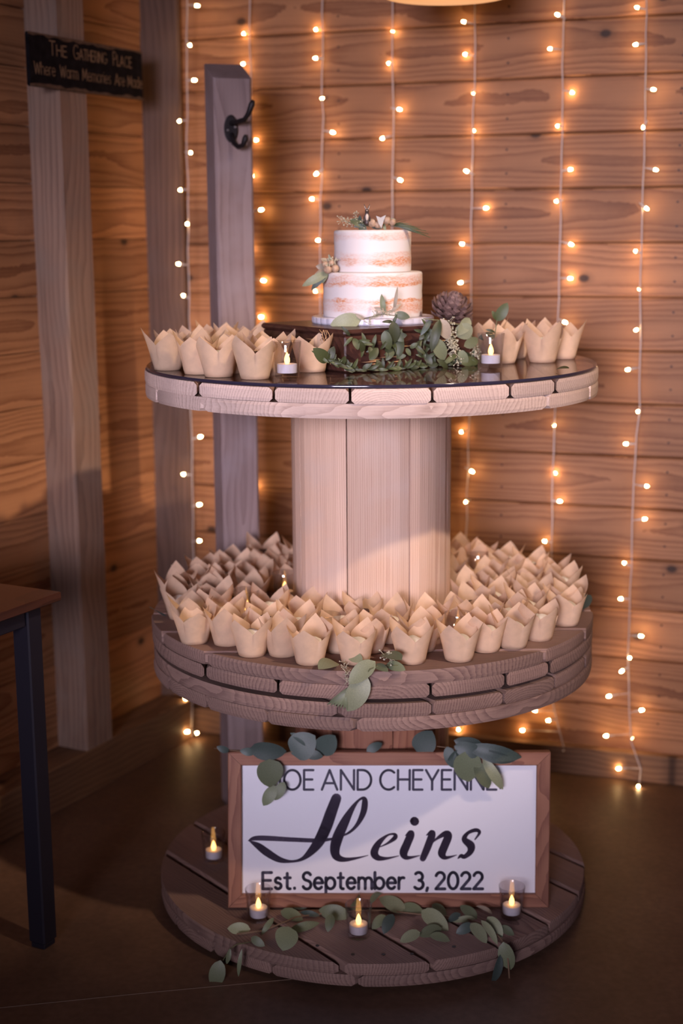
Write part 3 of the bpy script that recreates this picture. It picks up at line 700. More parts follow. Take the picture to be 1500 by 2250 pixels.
# ------------------------------------------------------------------ curtain of fairy lights
led_me = MB().lathe([(.0005, .0165), (.0022, .0155), (.0032, .0125), (.0034, .0085), (.003, .006)], 10, True).mesh('bulb', M['led'], True)
hold_me = MB().lathe([(.0018, -.012), (.002, -.004), (.0031, 0), (.0031, .0065)], 8, True).mesh('holder', M['holder'], True)
def to_dir(d):
    return Vector(d).to_track_quat('Z', 'Y').to_matrix().to_4x4()
def strand(label, cord_px, bulbs, plane, n, seed):
    rr = random.Random(seed)
    root = empty('string_lights', on_plane(cord_px[0][0], max(cord_px[0][1], 0), plane, n))
    tag(root, label, 'string lights', 'curtain of fairy lights on the back wall')
    base = root.location.copy()
    pts = []
    for (x0, y0), (x1, y1) in zip(cord_px[:-1], cord_px[1:]):
        m_ = max(1, int(abs(y1 - y0) / 45))
        for i in range(m_):
            t_ = i / m_; pts.append((x0 + (x1 - x0) * t_ + rr.uniform(-1.6, 1.6), y0 + (y1 - y0) * t_))
    pts.append(cord_px[-1])
    P = [(q if q.z > .003 else on_z(x, y, .003)) - base + n * rr.uniform(-.003, .003) for x, y, q in ((x, y, on_plane(x, y, plane, n)) for x, y in pts)]
    MB().tube(P, .0017, 6).build('cable', M['cable'], root, True)
    def cord_at(y):
        for (x0, y0), (x1, y1) in zip(cord_px[:-1], cord_px[1:]):
            if y0 <= y <= y1: return x0 + (x1 - x0) * (y - y0) / max(1e-6, (y1 - y0))
        return cord_px[-1][0]
    for bx, by in bulbs:
        tip = on_plane(bx, by, plane, n); ay = by + rr.uniform(-8, 6)
        tip = tip + n * rr.uniform(-.008, .016)
        if tip.z < .005: tip = on_z(bx, by, .005)
        a = on_plane(cord_at(ay), ay, plane, n)
        d = tip - a
        if d.length < .012: d = Vector((d.x, d.y, d.z)) + n * rr.choice((-.02, .012, -.02))
        d = d.normalized() + n * rr.uniform(-.25, .35)
        d.normalize()
        o = link('bulb', led_me, root); o.matrix_local = Matrix.Translation(tip - base - d * .011) @ to_dir(d)
        h_ = link('holder', hold_me, o)
        s0 = tip - d * .021
        if (s0 - a).length > .006:
            w_ = MB().tube([a - base, s0 - base], .0012, 5).build('wire_stub', M['cable'], root, True)
SPL = WB - BN * .028
ORD = ['leftmost', 'second', 'third', 'fourth', 'fifth', 'sixth', 'rightmost']
S1P = Vector((0, .93, 0)); S1N = Vector((0, 1, 0))
strand('leftmost strand of warm fairy lights, hanging past the dark corner post', [(410, -60), (411, 300), (415, 650), (420, 930), (427, 1240), (424, 1470), (421, 1600)],
       [(433, 12), (416, 98), (427, 176), (393, 265), (417, 335), (395, 417), (411, 492), (392, 580), (402, 650), (404, 745), (440, 960), (402, 1044), (438, 1109), (437, 1190), (407, 1538), (411, 1607), (431, 1614)], S1P, S1N, 1)
strand('second strand of warm fairy lights, just right of the grey hook post', [(548, -60), (549, 100), (551, 300), (549, 620), (553, 950), (557, 1240), (565, 1580)],
       [(531, 72), (533, 140), (540, 230), (558, 307), (550, 386), (575, 461), (543, 545), (575, 617), (570, 697), (557, 1072), (569, 1588)], SPL, BN, 2)
strand('third strand of warm fairy lights, hanging just left of the cake', [(708, -60), (709, 300), (703, 440), (702, 800)],
       [(690, 63), (693, 128), (707, 216), (731, 291), (695, 382), (683, 437), (697, 528), (690, 640)], SPL, BN, 3)
strand('fourth strand of warm fairy lights, ending behind the cake topper', [(863, -60), (863, 200), (862, 460), (860, 800)],
       [(859, 67), (851, 138), (876, 240), (840, 304), (881, 396), (845, 560)], SPL, BN, 4)
strand('fifth strand of warm fairy lights, behind the pine cone', [(1042, -60), (1042, 150), (1036, 380), (1036, 600), (1030, 930), (1024, 1190), (1012, 1600)],
       [(1019, 48), (1019, 118), (1039, 204), (1038, 287), (1025, 376), (1065, 457), (1014, 536), (1012, 621), (1012, 950), (1038, 1035), (1023, 1103), (1020, 1194), (1005, 1606)], SPL, BN, 5)
strand('sixth strand of warm fairy lights, behind the right-hand cupcakes of the top tier', [(1239, -60), (1235, 250), (1230, 520), (1226, 700), (1217, 934), (1211, 1190), (1213, 1540), (1238, 1640)],
       [(1225, 33), (1208, 107), (1254, 202), (1223, 276), (1251, 372), (1221, 442), (1253, 537), (1251, 612), (1242, 708), (1217, 934), (1217, 1042), (1229, 1102), (1196, 1190), (1174, 1563), (1205, 1582), (1146, 1607), (1238, 1647)], SPL, BN, 6)
strand('rightmost strand of warm fairy lights, trailing onto the floor', [(1421, -60), (1417, 300), (1408, 550), (1404, 900), (1394, 1010), (1388, 1200), (1379, 1440), (1383, 1560), (1388, 1630), (1408, 1690), (1404, 1722)],
       [(1398, 15), (1395, 97), (1436, 197), (1412, 279), (1440, 373), (1420, 458), (1395, 552), (1404, 635), (1397, 725), (1379, 812), (1401, 904), (1374, 976), (1419, 1070), (1415, 1142), (1370, 1240), (1363, 1316), (1408, 1398), (1383, 1446), (1366, 1473), (1337, 1530), (1409, 1562), (1331, 1617), (1386, 1625), (1358, 1690), (1402, 1728)], P_BACK - BN * .012, BN, 7)

# ------------------------------------------------------------------ tulip-wrapped cupcakes
def liner_mesh(seed):
    rr = random.Random(seed); N = 72; rows = 7; r0 = .0265
    Lc = [.0745 * rr.uniform(.92, 1.06) for _ in range(4)]; jit = [rr.uniform(-.004, .006) for _ in range(4)]
    mb = MB(); loops = []
    A = -rr.uniform(.30, .42); B = rr.uniform(.0022, .0035)
    for k in range(rows + 1):
        s = k / rows; ring = []
        for i in range(N):
            th = 2 * math.pi * i / N
            q = int(((th + math.pi / 4) % (2 * math.pi)) / (math.pi / 2)) % 4
            qc = int(th / (math.pi / 2)) % 4
            e_ = min(.0745 / max(1e-6, abs(math.cos(th))), .0745 / max(1e-6, abs(math.sin(th))))
            hmax = (e_ - r0)
            corner = max(0, (e_ - .0745) / (.0745 * .414)); hmax += corner * jit[qc] * 2
            hgt = max(.034, hmax * .98)
            z = hgt * s
            wgt = min(1, z / .07)
            ph = th + A * wgt ** .8 * math.sin(4 * th)
            rad = r0 + .0145 * (z / .075) ** .85 + B * wgt * math.sin(4 * th) + corner * .0075 * s * s * (1 + jit[qc] * 80)
            ring.append((rad * math.cos(ph), rad * math.sin(ph), z + .0004))
        loops.append(ring)
    mb.loft(loops, cap=False)
    n0 = len(mb.v); mb.v.append((0, 0, .0004))
    for i in range(N): mb.f.append((n0, (i + 1) % N, i))
    return mb.mesh('liner', M['paper'], True)
LINERS = [liner_mesh(100 + i) for i in range(6)]
MUF = {}
for nm_, mt in (('icing', 'icing'), ('choc', 'choc')):
    mb = MB(); prof = [(.021, .003), (.0255, .03), (.027, .036), (.0262, .043), (.021, .050), (.012, .0555), (.004, .0575)]
    loops = []
    for r_, z_ in prof:
        loops.append([(r_ * (1 + .05 * math.sin(5 * a + z_ * 120)) * math.cos(a), r_ * (1 + .05 * math.sin(5 * a + z_ * 120)) * math.sin(a), z_ + .001 * math.sin(3 * a)) for a in [2 * math.pi * i / 16 for i in range(16)]])
    mb.loft(loops); MUF[nm_] = mb.mesh('muffin', M[mt], True)
CUPS = []
crng = random.Random(21)
def cupcake(x, y, z, label, group, rot=None, s=1.0, choc=None):
    rot = crng.uniform(0, 6.28) if rot is None else rot
    o = empty('cupcake', (x, y, z), rot); o.scale = (s, s, s * crng.uniform(.97, 1.04))
    tag(o, label, 'cupcake', group)
    link('liner', crng.choice(LINERS), o)
    k = 'choc' if (choc if choc is not None else crng.random() < .3) else 'icing'
    mf = link('muffin', MUF[k], o); mf.scale = (1, 1, .86)
    CUPS.append((x, y, z)); return o
NUM = ['first', 'second', 'third', 'fourth', 'fifth', 'sixth', 'seventh', 'eighth', 'ninth', 'tenth', 'eleventh', 'twelfth', 'thirteenth', 'fourteenth']
GZT = GZ + .0003
# top tier, left group: front ones singled out, the rest behind
TOPF = [(365, 818, 'leftmost'), (432, 827, 'second from the left'), (478, 833, 'third from the left'), (558, 838, 'fourth from the left'), (684, 822, 'right beside the dark box')]
tops = []; back_l = []
for px, py, wd in TOPF:
    p = on_z(px, py - 3, GZT); tops.append((p.x, p.y + .027))
    cupcake(p.x, p.y + .027, GZT, 'tulip-wrapped cupcake in the front row of the glass top, ' + wd, 'cupcakes on the left of the glass top')
for x, y in [(-.405, -.075), (-.345, -.17), (-.285, -.235), (-.33, -.085), (-.262, -.15), (-.205, -.275), (-.37, .02), (-.285, .0), (-.335, .1), (-.2, -.195), (-.255, .085)]:
    if all(math.hypot(x - a, y - b_) > .055 for a, b_ in tops):
        tops.append((x, y)); back_l.append((x, y))
for k, (x, y) in enumerate(sorted(back_l)):
    cupcake(x, y, GZT, 'tulip-wrapped cupcake behind the front row on the glass top, %s from the left' % NUM[k], 'cupcakes behind the front row left of the box')
for (px, py), wd in zip([(1106, 803), (1195, 801), (1240, 793)], ['just right of the upper right candle', 'between its two right-hand neighbours', 'rightmost on the glass top']):
    p = on_z(px, py - 3, GZT); tops.append((p.x, p.y + .027))
    wd2 = {'between its two right-hand neighbours': 'middle one of the three right of the candle'}.get(wd, wd)
    cupcake(p.x, p.y + .027, GZT, 'tulip-wrapped cupcake on the glass top, ' + wd2, 'cupcakes on the right of the glass top')
for (x, y), wd in zip([(.245, .045), (.31, .06), (.375, .055)], ('left', 'middle', 'right')):
    cupcake(x, y, GZT, wd + ' tulip-wrapped cupcake of the back row right of the cake', 'back cupcakes right of the cake')

# middle tier
ZM = Z_MID + .0005
MIDF = [(424, 1420), (497, 1424), (552, 1448), (620, 1448), (680, 1466), (745, 1440), (812, 1440), (905, 1464), (1010, 1459), (1070, 1438), (1130, 1430), (1187, 1413), (1246, 1380)]
mids = []
for i, (px, py) in enumerate(MIDF):
    p = on_z(px, py - 2, ZM); x, y = p.x, p.y + .027
    mids.append((x, y))
    cupcake(x, y, ZM, 'tulip-wrapped cupcake along the front edge of the middle tier, %s from the left' % NUM[i], 'front edge cupcakes of the middle tier', choc=(i == 5))
MID_CANDLES = [(625, 1310), (716, 1410), (1012, 1400), (575, 1345), (1052, 1268)]
mc = []
for px, py in MID_CANDLES:
    p = on_z(px, py, ZM); mc.append((p.x, p.y))
for k, (px, py, hz) in enumerate(((625, 1258, .068), (718, 1352, .066), (1006, 1350, .066), (541, 1314, .05), (1051, 1234, .05))):
    p = on_z(px, py, ZM + hz); mc[k] = (p.x, p.y)
def free(x, y, dm):
    return all(math.hypot(x - a, y - b_) > dm for a, b_ in mids) and all(math.hypot(x - a, y - b_) > .062 for a, b_ in mc)
RINGS = ['outer ring', 'second ring', 'third ring', 'innermost ring']
ring_cups = []
for ri, (rad, cnt) in enumerate(((.425, 34), (.352, 29), (.281, 23), (.213, 17))):
    for k in range(cnt):
        a = 2 * math.pi * (k + .5 * (ri % 2)) / cnt + .1
        for tr_ in range(6):
            aa = a + crng.uniform(-.03, .03) * (tr_ + 1); rd = rad + crng.uniform(-.006, .006) * (tr_ + 1)
            rd = max(.212, min(.432, rd))
            x, y = rd * math.cos(aa), rd * math.sin(aa)
            if free(x, y, .069): break
        else: continue
        mids.append((x, y))
        if y > .17 and abs(x) < .13: continue          # nothing of these shows behind the drum
        side = 'front' if abs(x) <= .12 else ('left' if x < 0 else 'right')
        ring_cups.append((ri, side, x, y))
for ri in range(4):
    for side in ('front', 'left', 'right'):
        row = [c_ for c_ in ring_cups if c_[0] == ri and c_[1] == side]
        row.sort(key=lambda c_: c_[2] if side == 'front' else c_[3])
        for k, (_, _, x, y) in enumerate(row):
            if side == 'front': lb = 'tulip-wrapped middle tier cupcake in front of the drum, %s, %s from the left' % (RINGS[ri], NUM[k])
            else: lb = 'tulip-wrapped middle tier cupcake %s of the drum, %s, %s from the front' % (side, RINGS[ri], NUM[k])
            cupcake(x, y, ZM, lb, 'middle tier cupcakes around the drum')

# ------------------------------------------------------------------ votives
cup_me = MB().lathe([(.0005, 0), (.0215, 0), (.0225, .001), (.0275, .068), (.027, .069), (.0262, .068), (.0213, .009), (.0005, .008)], 32).mesh('glass_cup', M['cup'], True)
wax_me = MB().lathe([(.0005, 0), (.0186, 0), (.019, .001), (.019, .0165), (.018, .0172), (.014, .0168), (.0005, .0162)], 28).mesh('candle_body', M['wax'], False)
fl_me = MB().lathe([(.0028, .016), (.0042, .018), (.0056, .0225), (.0052, .0275), (.0034, .033), (.0012, .0375), (.0003, .039)], 14, True).mesh('flame_tip', M['flame'], True)
def votive(x, y, z, where):
    g = link('votive_glass', cup_me); g.location = (x, y, z); tag(g, 'clear votive glass ' + where, 'candle glass', 'votive glasses')
    t_ = empty('tealight', (x, y, z + .0092)); tag(t_, 'lit tealight ' + where, 'tealight', 'tealights')
    link('candle_body', wax_me, t_); link('flame_tip', fl_me, t_)
for (px, py), wd in zip([(630, 834), (1080, 812)], ['among the left cupcakes on the glass top', 'right of the greenery on the glass top']):
    p = on_z(px, py - 2, GZT); votive(p.x, p.y + .022, GZT, wd)
for (px, py), wd in zip([(468, 1902), (567, 2033), (788, 2070), (1126, 2027)], ['beside the left edge of the white sign', 'at the lower left corner of the white sign', 'in the middle of the base in front of the white sign', 'at the lower right corner of the white sign']):
    p = on_z(px, py - 2, Z_BASE); votive(p.x, p.y + .022, Z_BASE + .001, wd)
for (x, y), wd in zip(mc, ['left of the drum at the back of the middle tier', 'behind the dark cupcake at the front of the middle tier', 'among the right front cupcakes of the middle tier', 'deep in the left cupcakes of the middle tier', 'right of the drum at the back of the middle tier']):
    votive(x, y, ZM, wd)

# ------------------------------------------------------------------ dark box and cake
BA = math.radians(35)
b1 = Vector((math.cos(BA), math.sin(BA), 0)); b2 = Vector((-math.sin(BA), math.cos(BA), 0))
A0 = on_z(757, 819, GZT); A0 = Vector((A0.x, A0.y, 0))
BL1, BL2, BH = .33, .31, .083
bc = A0 + b1 * BL1 / 2 + b2 * BL2 / 2
box = empty('wooden_box', (bc.x, bc.y, GZT), BA); tag(box, 'dark stained square wooden riser box under the cake', 'box')
MB().box(-BL1 / 2 + .004, BL1 / 2 - .004, -BL2 / 2 + .004, BL2 / 2 - .004, 0, BH - .012, .003).build('body', M['walnut'], box)
MB().box(-BL1 / 2, BL1 / 2, -BL2 / 2, BL2 / 2, BH - .012, BH, .004).build('lid', M['walnut'], box)
sm = MB(); rr = random.Random(31)
for side in range(2):
    for k in range(13):
        h_ = rr.uniform(.012, .072); u = rr.uniform(-.13, .1); ln = rr.uniform(.02, .07); th = rr.uniform(.0005, .0012)
        if side == 1 and k < 4: # vertical streaks near the corner
            x_ = -BL1 / 2 + .003; u = -BL2 / 2 + rr.uniform(.005, .09); z_ = rr.uniform(.01, .03)
            sm.add([(x_, u, z_), (x_, u + th * 2, z_), (x_, u + .003, z_ + .04), (x_, u + .002, z_ + .04)], [(0, 1, 2, 3)]); continue
        if side == 0:
            y_ = -BL2 / 2 + .003
            sm.add([(u, y_, h_), (u + ln / 2, y_, h_ - th), (u + ln, y_, h_ + .001), (u + ln / 2, y_, h_ + th)], [(0, 1, 2, 3)])
        else:
            x_ = -BL1 / 2 + .003
            sm.add([(x_, u, h_), (x_, u + ln / 2, h_ - th), (x_, u + ln, h_ + .001), (x_, u + ln / 2, h_ + th)], [(0, 1, 2, 3)])
sm.build('pale_cracks', M['twine'], box)
tw = MB()
for k in range(5):
    p0 = Vector((-BL1 / 2 - .002, -BL2 / 2 + .05 + .006 * k, .08)); q = []
    for i in range(9): q.append(p0 + Vector((-.002, rr.uniform(-.008, .008), -.007 * i)))
    tw.tube(q, .0007, 4)
t_o = tw.build('raffia_strands', M['twine'], box)
ZB = GZT + BH + .0003
CX, CY = .004, .0
# scalloped cake board
loops = []
for z_, rs in ((0, .985), (.003, 1), (.011, 1), (.013, .985)):
    loops.append([((.1275 * rs + .0018 * abs(math.sin(18 * a))) * math.cos(a), (.1275 * rs + .0018 * abs(math.sin(18 * a))) * math.sin(a), z_) for a in [2 * math.pi * i / 144 for i in range(144)]])
cb = MB().loft(loops).build('cake_board', M['board']); cb.location = (CX, CY, ZB); tag(cb, 'silvery round scalloped cake board on the dark box', 'cake board')
cake = empty('wedding_cake', (CX, CY, ZB + .0132)); tag(cake, 'two tier semi-naked wedding cake with white icing and orange sponge bands', 'cake')
def tier(name, r_, h_, mat, z_):
    n = 96; prof = [(r_ - .001, 0), (r_, .002), (r_ + .0006, h_ * .3), (r_ - .0006, h_ * .55), (r_ + .0004, h_ * .8), (r_, h_ - .004), (r_ - .0015, h_ - .001), (r_ - .005, h_)]
    o = MB().lathe(prof, n, True).build(name, mat, cake, True); o.location = (0, 0, z_)
    for p in o.data.polygons:
        if len(p.vertices) > 4: p.use_smooth = False
    return o
tier('lower_tier', .1045, .0925, M['cake_low'], 0)
tier('upper_tier', .0808, .0855, M['cake_top'], .0927)
ZC1 = ZB + .0132 + .0925; ZC2 = ZC1 + .0858

# ------------------------------------------------------------------ greenery
def leaf_mesh(name, wid, curve=.12, fold=.12, tip=1.0, notch=0.0):
    """leaf along +X from 0 to 1, width profile, folded on the midrib and arched"""
    mb = MB(); rows = 9; vs_ = []
    for i in range(rows + 1):
        t_ = i / rows
        w_ = wid * ((t_ ** (.62 * tip)) * ((1 - t_) ** .72) * 2.46 if 0 < t_ < 1 else 0) + (.008 if i in (0, rows) else 0)
        z_ = curve * (t_ * (1 - t_)) * 2 - curve * .35 * t_ * t_
        for s in (-1, -.5, 0, .5, 1):
            vs_.append((t_, s * w_, z_ + fold * abs(s) * w_))
    fs = []
    for i in range(rows):
        for j_ in range(4):
            a = i * 5 + j_; fs.append((a, a + 1, a + 6, a + 5))
    mb.add(vs_, fs); me = bpy.data.meshes.new(name); me.from_pydata(mb.v, [], mb.f); me.update()
    for p in me.polygons: p.use_smooth = True
    return me
LEAF = {}
def leaf_me(shape, mat):
    k = (shape, mat)
    if k not in LEAF:
        wid, cv, fo, tp = {'round': (.44, .10, .05, .8), 'oval': (.27, .14, .12, .95), 'lance': (.15, .22, .18, 1.0), 'thin': (.075, .2, .1, 1.0), 'grass': (.018, .2, .1, 1.0)}[shape]
        me_ = leaf_mesh('leaf', wid, cv, fo, tp); me_.materials.append(M[mat]); LEAF[k] = me_
    return LEAF[k]
grng = random.Random(77)
def leaf(root, p0, p1, nrm, shape='oval', mat='lf_euc', twist=.35):
    d = (p1 - p0); X = d.normalized(); p0 = p0 - d * .04; d = d * 1.08; ln = d.length
    n_ = Vector(nrm) + Vector((grng.uniform(-twist, twist), grng.uniform(-twist, twist), grng.uniform(-twist, twist)))
    Y = n_.cross(X).normalized(); Z = X.cross(Y).normalized()
    o = link('leaf', leaf_me(shape, mat), root)
    b_ = root.matrix_world.translation if root.parent is None else root.location
    q = p0 - root.location
    o.matrix_local = Matrix(((X.x * ln, Y.x * ln, Z.x * ln, q.x), (X.y * ln, Y.y * ln, Z.y * ln, q.y), (X.z * ln, Y.z * ln, Z.z * ln, q.z), (0, 0, 0, 1)))
    return o
def stem(root, pts, r_=.0014, mat='stem', name='stem'):
    return MB().tube([p - root.location for p in pts], r_, 6).build(name, M[mat], root, True)
def seeds(root, pts, n, spread, r_=(.0014, .0026), name='seed_cluster', mat='seed', rr=None):
    rr = rr or grng; mb = MB()
    for i in range(n):
        t_ = rr.random() * (len(pts) - 1); k = min(int(t_), len(pts) - 2); c_ = pts[k].lerp(pts[k + 1], t_ - k)
        q = c_ + Vector((rr.uniform(-1, 1), rr.uniform(-1, 1), rr.uniform(-1, 1))) * spread
        mb.tube([c_ - root.location, q - root.location], .0005, 3)
        mb.ball(q - root.location, rr.uniform(*r_), n=6, m=4)
    o = mb.build(name, M[mat], root, True); tag(o, kind='stuff'); return o
VIEW = -FW
# --- garland lying on the base in front of the sign
def zb(x, y, dz=.012): return on_z(x, y, Z_BASE + dz)
root = empty('eucalyptus_garland', zb(800, 2000, 0)); tag(root, 'eucalyptus garland lying along the base in front of the white sign', 'garland')
pts = [zb(x, y, .008) for x, y in ((520, 2052), (580, 2045), (650, 2015), (740, 2003), (840, 2000), (930, 2010), (1010, 2015), (1075, 2035), (1103, 2066))]
pts += [Vector((pts[-1].x + .008, pts[-1].y - .035, Z_BASE - .015)), Vector((pts[-1].x + .01, pts[-1].y - .045, Z_BASE - .05))]
stem(root, pts, .0017, 'brownstem')
LV = [(548, 2042, 501, 2040, 'oval', 'lf_pale'), (634, 2038, 622, 2087, 'round', 'lf_euc'), (637, 2046, 699, 2028, 'lance', 'lf_euc'), (728, 2010, 720, 2046, 'oval', 'lf_euc'),
      (672, 1994, 626, 1960, 'oval', 'lf_dark'), (618, 2003, 664, 2020, 'oval', 'lf_euc'), (764, 2012, 702, 2000, 'oval', 'lf_euc'), (803, 1976, 736, 1992, 'oval', 'lf_pale'),
      (553, 2060, 580, 2078, 'oval', 'lf_euc'), (845, 2012, 818, 2040, 'oval', 'lf_euc'), (888, 2003, 835, 1972, 'oval', 'lf_pale'), (882, 1993, 930, 2004, 'oval', 'lf_euc'),
      (862, 2010, 843, 2050, 'oval', 'lf_dark'), (928, 2002, 983, 2042, 'oval', 'lf_pale'), (968, 2040, 922, 2055, 'oval', 'lf_euc'), (921, 2049, 880, 2068, 'oval', 'lf_pale'),
      (946, 2056, 987, 2066, 'oval', 'lf_euc'), (950, 1988, 980, 2010, 'oval', 'lf_euc'), (1046, 2018, 1012, 1990, 'oval', 'lf_euc'), (1042, 2018, 996, 2024, 'lance', 'lf_pale'),
      (1037, 2032, 1003, 2050, 'oval', 'lf_dark'), (1035, 2030, 1068, 2070, 'oval', 'lf_pale'), (1058, 2024, 1092, 2072, 'lance', 'lf_pale'), (1072, 2016, 1102, 2058, 'oval', 'lf_pale'),
      (1100, 2036, 1128, 2054, 'oval', 'lf_euc'), (1080, 2008, 1048, 1990, 'lance', 'lf_tan'), (600, 2018, 575, 2052, 'lance', 'lf_euc'), (700, 2012, 660, 2004, 'lance', 'lf_dark'), (1010, 2008, 985, 2024, 'oval', 'lf_dark')]
for x0, y0, x1, y1, sh, mt in LV:
    lie = Vector((0, -.72, .70))
    if y1 >= y0:
        q1 = zb(x1, y1, .004); q0 = on_plane(x0, y0, q1, lie)
    else:
        q0 = zb(x0, y0, .006); q1 = on_plane(x1, y1, q0, lie)
    leaf(root, q0, q1, lie, sh, mt, .3)
rim = lambda px, py: on_plane(px, py, Vector((0, -.486, 0)), Vector((0, 1, 0)))
rim2 = lambda px, py, yy: on_y(px, py, yy)
for (x0, y0, x1, y1, sh, mt, yy) in [(1106, 2072, 1121, 2130, 'oval', 'lf_euc', -.43), (1098, 2100, 1083, 2160, 'lance', 'lf_dark', -.435)]:
    leaf(root, rim2(x0, y0, yy), rim2(x1, y1, yy - .005), VIEW, sh, mt)
for x, y in ((770, 1990), (815, 1985)):
    leaf(root, zb(x, y, .03), zb(x + 22, y - 26, .035), VIEW, 'lance', 'lf_euc')
root = empty('trailing_sprig', rim2(505, 2085, -.405)); tag(root, 'three leaf sprig hanging over the left front rim of the base', 'sprig')
stem(root, [zb(560, 2068, .004), zb(520, 2075, .006), rim2(505, 2085, -.425), rim2(490, 2110, -.425)], .0011)
for (x0, y0, x1, y1, sh) in [(484, 2112, 470, 2170, 'oval'), (505, 2085, 498, 2118, 'lance'), (531, 2088, 523, 2145, 'thin')]:
    leaf(root, rim2(x0, y0, -.43), rim2(x1, y1, -.435), VIEW, sh, 'lf_euc')
# --- sprigs on the sign
SF = sign.matrix_world @ Vector((0, 0, .012))
def sf(x, y, d=0.0): return on_plane(x, y, SF + SN * d, SN)
root = empty('eucalyptus_sprig', sf(600, 1655)); tag(root, 'silver dollar eucalyptus sprig over the upper left corner of the sign', 'sprig')
stem(root, [sf(470, 1644, -.01), sf(540, 1652), sf(600, 1660, .004), sf(640, 1652), sf(720, 1655, -.01)], .0012, 'brownstem')
stem(root, [sf(600, 1660, .004), sf(606, 1700, .006), sf(604, 1735, .004)], .001)
for x0, y0, x1, y1, sh, mt, d in [(502, 1650, 477, 1641, 'oval', 'lf_dark', 0), (560, 1652, 528, 1650, 'oval', 'lf_dark', 0), (552, 1645, 626, 1652, 'oval', 'lf_dark', .004), (642, 1655, 690, 1618, 'round', 'lf_dark', 0),
                             (700, 1652, 735, 1618, 'round', 'lf_dark', -.004), (592, 1670, 593, 1728, 'round', 'lf_euc', .012), (604, 1728, 579, 1769, 'oval', 'lf_euc', .008), (624, 1720, 604, 1757, 'oval', 'lf_euc', .006),
                             (670, 1655, 708, 1662, 'oval', 'lf_dark', .004), (690, 1640, 640, 1612, 'lance', 'lf_dark', -.004)]:
    leaf(root, sf(x0, y0, d), sf(x1, y1, d + .004), SN, sh, mt, .25)
root = empty('eucalyptus_sprig', sf(1030, 1655)); tag(root, 'dark eucalyptus sprig over the upper right part of the sign', 'sprig')
stem(root, [sf(960, 1640, -.01), sf(1020, 1648), sf(1070, 1652, .004), sf(1130, 1662, .002)], .0012, 'brownstem')
for x0, y0, x1, y1, sh, mt, d in [(1022, 1654, 1030, 1716, 'round', 'lf_euc', .012), (1046, 1678, 1074, 1730, 'oval', 'lf_euc', .010), (1062, 1668, 1104, 1733, 'lance', 'lf_pale', .008), (1058, 1642, 1000, 1628, 'oval', 'lf_dark', .002),
                             (1030, 1642, 1142, 1664, 'lance', 'lf_dark', .004), (1046, 1652, 1128, 1672, 'lance', 'lf_dark', .006), (982, 1642, 998, 1687, 'oval', 'lf_dark', .004), (1000, 1640, 1060, 1655, 'oval', 'lf_dark', .006), (1010, 1650, 985, 1672, 'oval', 'lf_dark', .006)]:
    leaf(root, sf(x0, y0, d), sf(x1, y1, d + .004), SN, sh, mt, .25)
for (x0, y0, x1, y1, sh), wd in zip([(806, 1650, 838, 1634, 'oval'), (918, 1652, 948, 1608, 'round')], ['small eucalyptus leaf above the middle of the sign on the lower drum', 'large round eucalyptus leaf against the lower drum above the sign']):
    p0 = sf(x0, y0, -.012); root = empty('loose_leaf', p0); tag(root, wd, 'leaf')
    leaf(root, p0, sf(x1, y1, -.016), VIEW, sh, 'lf_dark', .15)
# --- middle tier, front sprig hanging over the rim
RY = -.4865
root = empty('eucalyptus_sprig', on_z(830, 1462, Z_MID + .01)); tag(root, 'seeded eucalyptus sprig hanging over the middle tier front rim', 'sprig')
zm = lambda x, y, d=.012: on_z(x, y, Z_MID + d)
stem(root, [zm(880, 1462), zm(835, 1462), zm(812, 1470), on_y(800, 1490, RY)], .0012)
leaf(root, on_y(804, 1488, RY - .004), on_y(764, 1561, RY - .006), VIEW, 'oval', 'lf_pale', .1)
leaf(root, zm(822, 1455, .02), on_y(768, 1500, RY - .012), (0, -.8, .6), 'oval', 'lf_pale', .1)
leaf(root, zm(795, 1452, .015), zm(764, 1438, .02), (0, -.6, .8), 'oval', 'lf_pale')
leaf(root, zm(822, 1462, .012), zm(851, 1474, .008), (0, -.6, .8), 'oval', 'lf_euc')
leaf(root, zm(850, 1460, .012), zm(889, 1471, .006), (0, -.6, .8), 'oval', 'lf_euc')
leaf(root, zm(880, 1450, .03), zm(838, 1436, .03), (0, -.6, .8), 'oval', 'lf_euc')
for k in range(7): leaf(root, on_y(764 - k, 1512 + k, RY - .004), on_y(720 + 7 * k, 1548 + 2 * k, RY - .006), VIEW, 'thin', 'lf_euc', .2)
seeds(root, [zm(845, 1440, .03), zm(870, 1448, .02)], 26, .012)
seeds(root, [zm(755, 1452, .012), on_y(762, 1480, RY - .004), on_y(766, 1505, RY - .004)], 34, .010, (.0008, .0014))
for (x0, y0, x1, y1), wd in zip([(737, 1456, 702, 1467), (356, 1352, 332, 1336), (1268, 1335, 1297, 1308)], ['pale fallen leaf at the front edge of the middle tier', 'blue green leaf poking out left of the middle tier cupcakes', 'blue green leaf poking out right of the middle tier cupcakes']):
    p0 = zm(x0, y0, .006); root = empty('loose_leaf', p0); tag(root, wd, 'leaf')
    leaf(root, p0, zm(x1, y1, .012 if x0 == 737 else .03), (0, -.5, .85), 'oval' if x0 == 737 else 'round', 'lf_pale' if x0 == 737 else 'lf_dark')
